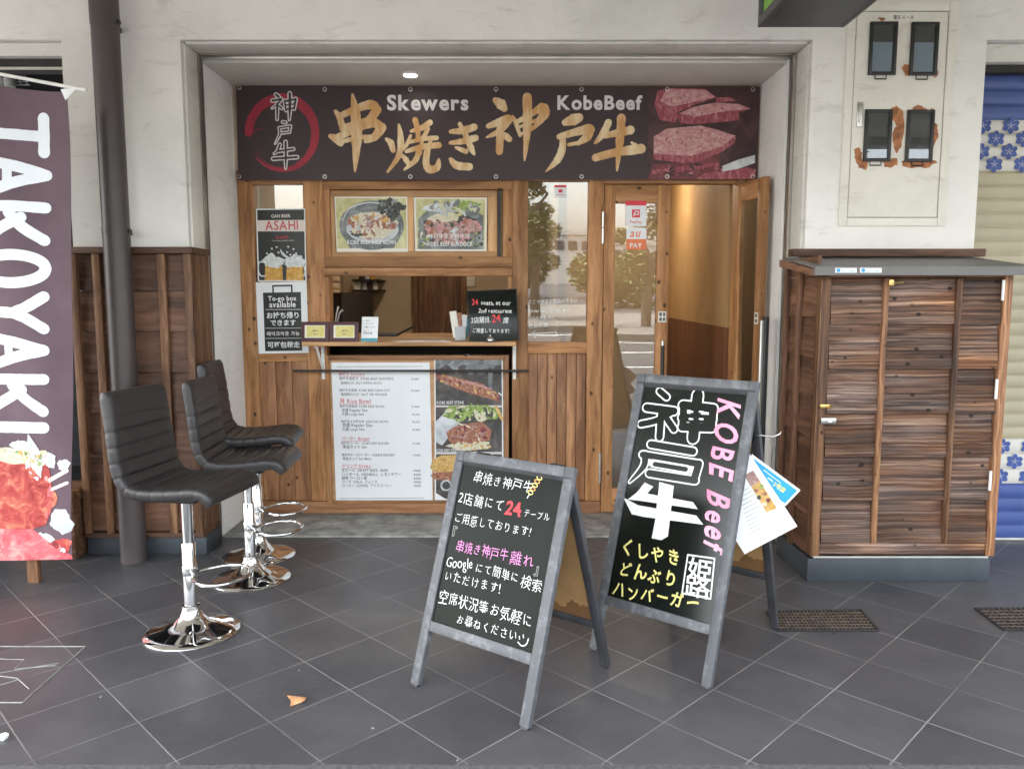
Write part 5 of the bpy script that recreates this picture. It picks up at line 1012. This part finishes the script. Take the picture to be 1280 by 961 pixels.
# left side
k = MB(); h = (zt - .137) / 7
for i in range(7):
    a = .137 + i * h; b_ = a + h - .0025; k.slab([(CX0 + .019, CY + .052, a), (CX0 - .0, CY + .052, a), (CX0 + .012, CY + .052, b_), (CX0 + .019, CY + .052, b_)], (0, YF - .004 - CY - .052, 0), M['brown']['y'])
k.box(CX0 + .005, CX0 + .019, CY + .052, YF - .004, zt + .001, zt + .10, M['brown']['y']); k.build('side_boards', cbx)
for y in (4.13, 4.32):
    k = MB(); k.box(CX0 - .022, CX0 + .0045, y, y + .032, .125, zt + .05, M['brown']['z'], .003); k.build('batten', cbx)
k = MB(); z_b, z_f = P(0, 322, 4.33).z, P(0, 333, 3.80).z
k.slab([(1.455, 3.80, z_f), (2.535, 3.80, z_f), (2.535, 4.33, z_b), (1.49, 4.33, z_b)], (0, 0, -.012), M['roof']); k.slab([(1.455, 3.80, z_f - .0125), (2.535, 3.80, z_f - .0125), (2.535, 3.83, z_f - .0125 + .006), (1.455, 3.83, z_f - .0125 + .006)], (0, 0, -.030), M['roof']); k.slab([(1.46, 3.831, z_f - .013), (1.46, 4.33, z_b - .013), (1.46, 4.33, z_b - .05), (1.46, 3.831, z_f - .045)], (.02, 0, 0), M['brown']['y']); k.build('roof', cbx)
k = MB(); k.box(1.515, 2.56, 4.285, YF - .002, z_b + .004, z_b + .045, M['brown']['x'], .004); k.build('cap_rail', cbx)
fr = wallframe(3.7995)
for i, (a, b_) in enumerate(((1044, 1071), (1075, 1102))):
    pts = rect(a, 335, b_, 341); qq = P(a, 338, 3.80); t = thing('sticker', ('left', 'right')[i] + ' of two blue and white stickers on the cabinet roof edge', 'sticker', tuple(qq), group='stickers on the cabinet roof'); sheet(fr, pts, M['paper'], .0008).build('label', t)
    k = MB(); ellipse(k, fr, a + 4, 338, 2.6, 2.4, M['blue']); text(k, fr, '防犯カメラ作動中', (a + 8, 340), (b_ - 2, 340), M['blue'], .01, 1.0); k.build('printing', t)

# ---------------------------------------------------------------- meter door in the right pillar
M['reflectgrey'] = mat('meter_face', (.40, .47, .53), .4, var=.06)  # flat grey-blue that carries the reflected sky as colour
mt = thing('meter_door', 'rust-stained cream metal meter door with four glazed windows in the right pillar', 'meter door', (P(1118, 150, YF).x, YF, P(0, 275, YF).z))
def Rp(px, py): v = P(px, py, YF); return v.x, v.z
x0, x1 = Rp(1053, 150)[0], Rp(1188, 150)[0]; z0, z1 = Rp(0, 283)[1], Rp(0, 4)[1]
k = MB(); ff = .045
k.box(x0, x0 + ff, YF - .014, YF - .0005, z0, z1, M['meter'], .003); k.box(x1 - ff, x1, YF - .014, YF - .0005, z0, z1, M['meter'], .003); k.box(x0 + ff + .0005, x1 - ff - .0005, YF - .0135, YF - .0005, z1 - ff, z1, M['meter'], .003); k.box(x0 + ff + .0005, x1 - ff - .0005, YF - .0135, YF - .0005, z0, z0 + ff, M['meter'], .003); k.build('frame', mt)
k = MB(); k.box(x0 + ff + .004, x1 - ff - .004, YF - .010, YF - .0006, z0 + ff + .004, z1 - ff - .004, M['meter'], .001); k.box(x0 + ff + .0006, x1 - ff - .0006, YF - .003, YF - .0003, z0 + ff + .0006, z1 - ff - .0006, M['slot']); md = k.build('door_panel', mt)
fm = wallframe(YF - .010); k = MB(); zx = lambda x, y: (920 + x * .28125, y * .28125)
def rb(L): 
    pts = []
    for i in range(len(L)):
        a, b_ = Vector(L[i]), Vector(L[(i + 1) % len(L)])
        for j in range(5):
            u = a.lerp(b_, j / 5); pts.append((u.x + random.uniform(-3.5, 3.5), u.y + random.uniform(-3.5, 3.5)))
    poly(k, fm, [zx(*p_) for p_ in pts], M['rust'])
rb([(735, 300), (755, 285), (772, 290), (772, 338), (752, 335)]); rb([(880, 305), (900, 310), (895, 345), (880, 345)]); rb([(628, 80), (650, 78), (668, 88), (650, 98)]); rb([(525, 665), (545, 655), (558, 680), (562, 712), (588, 722), (580, 755), (545, 745), (528, 710)]); rb([(690, 480), (715, 472), (742, 495), (748, 540), (735, 650), (712, 685), (698, 640), (692, 590), (715, 560), (690, 520)]); rb([(655, 720), (690, 705), (718, 705), (720, 730), (690, 748), (660, 742)]); rb([(735, 715), (780, 720), (865, 708), (893, 722), (860, 745), (790, 748), (740, 742)]); rb([(880, 545), (895, 560), (898, 610), (875, 655)]); rb([(785, 478), (810, 468), (850, 485), (845, 497), (785, 497)]); rb([(865, 480), (878, 485), (872, 500)])
rb([(522, 100), (528, 95), (530, 180), (524, 180)]); rb([(487, 850), (492, 850), (492, 950), (486, 950)]); k.build('rust_patch', md)
for cx, cy in ((1103, 61.5), (1154.5, 62), (1096.5, 170), (1149, 170.5)):
    v = P(cx, cy, YF - .012); wv, hv = .146, .272; k = MB(); x, z = v.x, v.z; b_ = .017
    for (a0, a1, c0, c1) in ((-wv / 2, -wv / 2 + b_, -hv / 2, hv / 2), (wv / 2 - b_, wv / 2, -hv / 2, hv / 2), (-wv / 2 + b_ + .0003, wv / 2 - b_ - .0003, hv / 2 - b_, hv / 2), (-wv / 2 + b_ + .0003, wv / 2 - b_ - .0003, -hv / 2, -hv / 2 + b_)): k.box(x + a0, x + a1, YF - .026, YF - .0105, z + c0, z + c1, M['black'], .002)
    o = k.build('window', mt)
    k = MB(); k.box(x - wv / 2 + b_ + .0005, x + wv / 2 - b_ - .0005, YF - .018, YF - .016, z - hv / 2 + b_ + .0005, z + hv / 2 - b_ - .0005, M['smoke']); k.box(x - wv / 2 + b_, x + wv / 2 - b_, YF - .0112, YF - .0104, z - hv / 2 + b_, z + hv / 2 - b_, M['black']); k.build('glass', o)
    if cy < 100: k = MB(); k.box(x - wv / 2 + b_ + .003, x + wv / 2 - b_ - .003, YF - .0135, YF - .0115, z - hv / 2 + b_, z + .035, M['reflectgrey']); k.build('meter_face', o)  # painted panel standing in for sky reflected in the upper two windows
    k = MB(); k.tube([(x - .035, YF - .018, z - hv / 2), (x - .035, YF - .02, z - hv / 2 - .02), (x + .025, YF - .02, z - hv / 2 - .02), (x + .025, YF - .018, z - hv / 2)], .0035, M['black'], 6); k.build('latch', o)
v = P(1073.5, 143, YF); k = MB(); k.box(v.x - .016, v.x + .016, YF - .016, YF - .0105, v.z - .07, v.z + .06, M['steel'], .004); k.box(v.x - .008, v.x + .008, YF - .022, YF - .0165, v.z - .045, v.z + .045, M['alu'], .003); k.build('handle', md)
k = MB(); sheet(fm, [zx(675, 90), zx(815, 92), zx(815, 65), zx(675, 62)], M['paperw'], .0008).build('nameplate', md); text(k, fm, '電気メータ', zx(697, 86), zx(790, 88), M['grey_ink'], .012, 1.1, lift=.0012); k.build('nameplate_lettering', md)
for cx, cy in ((622, 765), (795, 765)):
    k = MB(); ribbon(k, fm, [zx(cx + 30 * math.cos(j * .5236), cy + 13 * math.sin(j * .5236)) for j in range(13)], .5, M['grey_ink']) if 0 else ribbon(k, fm, [zx(cx + 30 * math.cos(j * .5236), cy + 13 * math.sin(j * .5236)) for j in range(13)], .45, M['trim']); k.build('round_label', md)

# ---------------------------------------------------------------- roller shutter at the far right
YSh = 4.58
rs_ = thing('roller_shutter', 'closed beige roller shutter with blue bands and flower-tile rows at the right edge', 'shutter', (3.4, YSh, 0))
zs = [P(1250, y, YSh).z for y in (72, 150, 214, 548, 604, 673)]
bands = [(zs[1], zs[0], 'slatblue', 'upper blue slats'), (zs[2], zs[1], 'tilewhite', 0), (zs[3], zs[2], 'slat', 0), (zs[4], zs[3], 'tilewhite', 0), (.02, zs[4], 'slatblue', 0)]
for z0, z1, mm, _ in bands:
    k = MB(); n = max(1, round((z1 - z0) / .078)); h = (z1 - z0) / n
    for i in range(n):
        prof = [(0, 0), (-.006, .012), (-.009, h * .5), (-.006, h - .016), (0, h - .008), (.008, h - .007), (.008, h - .0005), (.012, h - .0005), (.012, 0)]
        k.slab([(2.537, YSh + y, z0 + i * h + z) for y, z in prof], (2.3, 0, 0), M[mm])
    o = k.build('slat_band', rs_, smooth=25)
    if mm == 'tilewhite':
        fl = MB(); ff_ = Frame((0, YSh - .0105, 0), (1, 0, 0), (0, 0, 1), base=.0003, step=.000006)
        for r_ in range(n):
            for c_ in range(8):
                cx, cz = 2.585 + c_ * .158 + (.079 if r_ % 2 else 0), z0 + (r_ + .5) * h
                for a_ in range(6): ellipse(fl, ff_, cx + .030 * math.cos(a_ * 1.047 + .5), cz + .025 * math.sin(a_ * 1.047 + .5), .021, .016, M['flower'], px=False, rot=a_ * 1.047 + .5, n=14, rag=.08)
                ellipse(fl, ff_, cx, cz, .016, .014, M['flower'], px=False, n=12)
                for a_ in range(5): ribbon(fl, ff_, [(cx + .003 * math.cos(a_ * 1.25), cz + .003 * math.sin(a_ * 1.25)), (cx + .022 * math.cos(a_ * 1.25 + .3), cz + .019 * math.sin(a_ * 1.25 + .3))], .0025, M['tilewhite'], px=False)
        fl.build('flower_print', o)
k = MB(); k.box(2.537, 4.8, YSh - .012, YSh + .02, .001, .019, M['alu'], .002); k.build('bottom_bar', rs_)

# ---------------------------------------------------------------- flag at the left edge
YFl = 3.83
pr, pb = P(85, 108, YFl), P(93, 697, YFl); W_ = .62; xr = pr.x; xl = xr - W_; zt_, zb_ = pr.z, pb.z
nb = thing('banner_flag', 'plum cloth banner flag lettered TAKOYAKI with a red sauce photo at the left edge', 'flag', (xl + .3, YFl, 0))
wave = lambda a, b_: .016 * math.sin(a * 11 + b_ * 1.9) + .008 * math.sin(b_ * 5 + a * 3) + .10 * max(0, a - (xr - .10)) * max(0, b_ - (zt_ - .25)) * 4
ff_ = Frame((0, YFl, 0), (1, 0, 0), (0, 0, 1), wave=wave, base=.0012, step=.00006)
k = MB(); nx, ny = 20, 80; vs = []
for s in (0, 1):
    for j in range(ny + 1):
        for i in range(nx + 1):
            z = zb_ + (zt_ - zb_) * j / ny; x = xl + W_ * i / nx + (pb.x - pr.x) * (1 - j / ny) * (i / nx); q = ff_.at(x, z, -.0015 * s); q.z += -.03 * (j / ny) ** 30 * (i / nx - .5) * 2; vs.append(q)
N1 = (nx + 1) * (ny + 1); fs = []
for j in range(ny):
    for i in range(nx): a_ = j * (nx + 1) + i; fs += [(a_, a_ + 1, a_ + nx + 2, a_ + nx + 1), (N1 + a_, N1 + a_ + nx + 1, N1 + a_ + nx + 2, N1 + a_ + 1)]
k.add(vs, fs, M['nobori']); k.build('cloth', nb, smooth=80)
k = MB()
def L_(pts, w=14): ribbon(k, ff_, pts, w, M['noboriwhite'], curve=len(pts) > 2, rag=.03)
q = lambda x, y: (x, y)
TX, BX = 56, -22       # tops to the right, feet to the left
L_([(TX - 5, 147), (TX - 4, 190)], 14.5); L_([(TX - 5, 170), (20, 168), (BX, 166)], 13.5)                                    # T
L_([(TX, 219), (20, 208), (BX, 200)], 13.5); L_([(TX, 219), (20, 228), (BX, 246)], 13.5); L_([(10, 208), (11, 230)], 11)   # A
L_([(TX, 260), (20, 258), (BX, 258)], 13.5); L_([(TX, 301), (30, 284), (14, 266)], 13.5); L_([(28, 272), (5, 285), (BX, 303)], 13.5)  # K
for rr in (0,): ribbon(k, ff_, [(17 + 41 * math.cos(j * .3927), 336 + 17.5 * math.sin(j * .3927)) for j in range(17)], 13.5, M['noboriwhite'])          # O
L_([(TX, 371), (35, 384), (18, 391)], 13.5); L_([(TX, 411), (35, 398), (18, 391)], 13.5); L_([(18, 391), (0, 390), (BX, 390)], 13.5)    # Y
L_([(TX, 438), (20, 428), (BX, 420)], 13.5); L_([(TX, 438), (20, 446), (BX, 460)], 13.5); L_([(10, 428), (11, 448)], 11)
L_([(TX, 474), (20, 474), (BX, 474)], 13.5); L_([(TX, 514), (32, 498), (14, 481)], 13.5); L_([(28, 487), (5, 500), (BX, 515)], 13.5)
L_([(TX + 1, 534), (20, 534), (BX, 534)], 14)
k.build('lettering', nb)
k = MB(); u = lambda x, y: (x * .25, 520 + y * .25)
def fp(L, m): poly(k, ff_, [u(*p_) for p_ in L], M[m])
def fe(cx, cy, rx, ry, m, rag=.1, rot=0, seed=1): ellipse(k, ff_, *u(cx, cy), rx * .25, ry * .25, M[m], rag=rag, rot=rot, seed=seed)
fp([(-380, 560), (-100, 545), (150, 560), (370, 690), (375, 708), (-380, 735)], 'saucepink'); fe(320, 520, 60, 60, 'plategrey', .2, 0, 2); fe(330, 240, 26, 32, 'foam', .25, 0, 3); ribbon(k, ff_, [u(262, 315), u(345, 268)], 5, M['paperw'], curve=False); ribbon(k, ff_, [u(268, 362), u(348, 328)], 4, M['paperw'], curve=False)
fe(-50, 400, 330, 190, 'sauce', .06, 0, 4); fp([(-300, 230), (40, 225), (150, 235), (255, 240), (272, 330), (265, 470), (235, 540), (130, 575), (-300, 590)], 'sauce'); fe(190, 450, 38, 60, 'sauceshadow', .15, .2, 5); fe(30, 320, 34, 40, 'sauceshadow', .15, 0, 6); fe(245, 400, 24, 110, 'saucepink', .15, 0, 7); fe(120, 430, 60, 26, 'saucepink', .25, .2, 8); fe(60, 500, 90, 26, 'saucepink', .25, 0, 9)
fe(90, 205, 160, 40, 'onion', .2, 0, 10); fe(-60, 200, 140, 44, 'onion', .2, 0, 11); fe(215, 205, 40, 42, 'onion', .25, .3, 12); fp([(105, 160), (200, 155), (225, 230), (215, 310), (170, 330), (135, 300), (130, 235), (105, 200)], 'foam'); fe(100, 145, 45, 26, 'foam', .2, 0, 13); fp([(140, 160), (145, 85), (195, 150), (180, 160)], 'foam')
fe(260, 215, 30, 40, 'foam', .25, 0, 14); fe(70, 640, 110, 50, 'sauce', .15, 0, 15); fe(300, 660, 70, 50, 'sauce', .2, -.4, 16); fe(215, 620, 60, 40, 'foam', .3, .4, 17); fe(140, 690, 70, 26, 'saucepink', .2, 0, 18); fe(-60, 660, 80, 40, 'sauceshadow', .15, 0, 19)
scatter(k, ff_, -20, 400, 290, 170, 110, ['sauce', 'sauce', 'saucepink', 'sauceshadow', 'sauce'], 2, 8, 71, u); scatter(k, ff_, 60, 205, 190, 38, 70, ['onion', 'foam', 'greens', 'bun'], 1, 4, 72, u); scatter(k, ff_, 170, 240, 45, 80, 16, ['foam', 'plategrey'], 2, 5, 73, u); scatter(k, ff_, 60, 660, 280, 50, 50, ['sauce', 'saucepink', 'foam', 'sauceshadow'], 2, 7, 74, u)
k.build('food_print', nb)
k = MB(); pa, pb_ = P(-70, 80, YFl - .01), P(108, 113, YFl - .03); k.tube([pa, pb_], .0085, M['white'], 10); k.build('cross_rod', nb)
k = MB(); q1, q2, q3 = P(76, 112, YFl - .028), P(96, 110, YFl - .035), P(82, 126, YFl - .022); k.slab([q1, q2, q3], (0, -.002, 0), M['paper']); k.build('loop_tab', nb)
k = MB(); k.box(-2.475, -2.42, YFl + .04, YFl + .075, 0, zb_ + .5, M['batten']['z'], .003); k.build('post', nb)

# ---------------------------------------------------------------- green box sign overhead
gs = thing('box_sign', 'dark cased projecting box sign with a green face hanging overhead', 'sign', (1.376, 3.5, 2.73))
SX0, SX1, SY, SZ = 1.17, 1.582, 3.9, 2.727
k = MB(); k.box(SX0 + .02, SX1 - .02, 2.3, SY - .02, SZ + .02, 3.06, M['signgrey'], .006); k.build('case', gs)
k = MB()
for xx in (SX0, SX1 - .02):
    k.box(xx, xx + .02, 2.28, SY, SZ, SZ + .045, M['signgrey'], .003); k.box(xx, xx + .02, SY - .045, SY, SZ + .0455, 3.06, M['signgrey'], .003)
k.box(SX0 + .0205, SX1 - .0205, 2.28, SY - .001, SZ + .001, SZ + .0195, M['signgrey'], .002); k.build('edge_frame', gs)
for xx in (SX0 + .012, SX1 - .016):
    k = MB(); k.box(xx, xx + .004, 2.3, SY - .046, SZ + .046, 3.055, M['green']); k.build('face', gs)

# ---------------------------------------------------------------- odds and ends
lb = thing('folded_sign', 'tall thin black folded board leaning against the right side of the recess', 'sign', (P(950, 600, 4.60).x, 4.66, 0))
k = MB(); p0 = P(953, 400, 4.62); k.box(p0.x - .022, p0.x + .0, 4.58, 4.60, .012, p0.z, M['alu'], .003); k.box(p0.x + .001, p0.x + .026, 4.575, 4.63, .012, p0.z + .02, M['black'], .003); k.build('body', lb)
GR = 'steel drain gratings in the pavement'
def grating(label, c):
    q = [G(*p_) for p_ in c]; ctr = sum(q, Vector()) / 4; t = thing('drain_grating', label, 'drain grating', (ctr.x, ctr.y, 0), group=GR)
    k = MB(); k.add([p_ + Vector((0, 0, .002)) for p_ in q], [(0, 1, 2, 3)], M['slot']); k.build('tray', t)
    k = MB()
    for i in range(4): k.tube([q[i] + Vector((0, 0, .004)), q[(i + 1) % 4] + Vector((0, 0, .004))], .005, M['darkmetal'], 6)
    k.build('rim', t); k = MB(); n = 26
    for i in range(1, n): k.tube([q[0].lerp(q[1], i / n) + Vector((0, 0, .004)), q[3].lerp(q[2], i / n) + Vector((0, 0, .004))], .0032, M['rustysteel'], 6)
    for i in range(1, 7): k.tube([q[0].lerp(q[3], i / 7) + Vector((0, 0, .0045)), q[1].lerp(q[2], i / 7) + Vector((0, 0, .0045))], .0028, M['rustysteel'], 6)
    k.build('grid', t)
M['rustysteel'] = mat('worn_grating', (.16, .125, .10), .5, .5, var=.3, scale=30)
grating('drain grating partly under the taller A-board, in front of the cabinet', [(958, 765), (1076, 763), (1098, 789), (972, 789)]); grating('drain grating cut by the right edge of the picture', [(1219, 761), (1400, 760), (1430, 788), (1255, 788)])
ac = thing('access_cover', 'metal edged floor access cover with tile inlay at the left', 'cover', (-2.0, 2.9, 0)); k = MB(); xe, y0, y1 = -1.785, G(10, 878).y, G(50, 808).y
for a_, b_ in (((-2.5, y1), (xe, y1)), ((xe, y1), (xe + .02, y0)), ((xe + .02, y0), (-2.5, y0))): k.tube([(*a_, .001), (*b_, .001)], .003, M['concrete'], 6)
k.build('rim', ac); k = MB(); zq = lambda x, y: G(x * .29144, 680 + y * .29136)
for a_, b_ in (((0, 492), (105, 495)), ((105, 495), (62, 535)), ((0, 552), (250, 510)), ((62, 535), (240, 520)), ((0, 565), (75, 575)), ((75, 575), (125, 620)), ((0, 605), (80, 580))): k.tube([zq(*a_) + Vector((0, 0, .0005)), zq(*b_) + Vector((0, 0, .0005))], .0022, M['concrete'], 5)
k.build('inlay_joint', ac)
p = G(371, 875); t = thing('dry_leaf', 'curled dry brown leaf on the pavement below the bar stools', 'leaf', (p.x, p.y, 0)); k = MB(); z = lambda x, y, h=.004: G(280 + x * .3122, 660 + y * .3122, h)
k.add([z(250, 668, .003), z(290, 672, .02), z(332, 675, .006), z(322, 690, .012), z(300, 700, .004), z(263, 713, .002), z(268, 690, .012)], [(0, 1, 6), (1, 2, 3), (1, 3, 6), (3, 4, 6), (4, 5, 6)], M['leafdry']); k.build('blade', t, smooth=80); k = MB(); k.tube([z(250, 668, .003), z(290, 684, .014), z(332, 678, .008)], .0012, M['bark'], 5); k.build('vein', t)
for i, (x, y, s, lb_) in enumerate(((466, 910, .006, 'tiny white scrap on the tiles between the leaf and the shorter A-board'), (572, 950, .006, 'tiny white scrap at the kerb below the shorter A-board'), (4, 922, .022, 'white paper scrap on the tiles at the lower left edge'), (374, 838, .005, 'tiny pale crumb on the tiles above the dry leaf'), (126, 871, .005, 'grey pebble on the tiles right of the access cover'))):
    p = G(x, y); k = MB(); n = 7; base_ = [p + Vector((s * math.cos(j * .9) * random.uniform(.5, 1.1), s * math.sin(j * .9) * random.uniform(.5, 1.1), .001)) for j in range(n)]
    k.slab(base_, (0, 0, s * .4), M['paper'] if i == 2 else M['concrete']); tag(k.build('scrap', loc=(p.x, p.y, 0)), lb_, 'litter')
# neighbour's interior at the left edge
wr = thing('wire_rack', 'white wire rack with round white cups in the dark neighbouring shop', 'rack', tuple(P(10, 95, 5.2))); k = MB()
for i in range(7):
    y = 82 + i * 4; k.tube([P(-60, y, 5.2), P(24 + i * 2.2, y + .5, 5.2)], .003, M['white'], 6)
for i in range(9): k.tube([P(-40 + i * 8.5, 82, 5.2), P(-36 + i * 8.8, 106, 5.2)], .003, M['white'], 6)
k.build('wire', wr)
for x in (-2, 12): k = MB(); c = P(x, 101, 5.15); k.lathe([(.012, .03), (.03, .02), (.034, 0), (.03, -.04)], M['white'], tuple(c), 18); k.build('cup', wr)
nm = thing('menu_sign', 'narrow white menu panel in the neighbouring shop behind the flag edge', 'sign', tuple(P(82, 240, 4.8))); fr = wallframe(4.8); sheet(fr, [(40, 210), (87, 210), (86, 192), (40, 192)], M['paper']).build('head', nm); sheet(fr, [(40, 250), (89, 250), (87, 212), (40, 212)], M['posterdark']).build('sheet', nm)
k = MB(); text(k, fr, 'TAKOYAKI', (50, 208), (87, 208), M['ink'], .02, 1.2)
for i in range(7): ribbon(k, fr, [(45, 219 + i * 4.5), (86, 219 + i * 4.5)], 1.0, M['cream'], curve=False)
k.build('printing', nm)
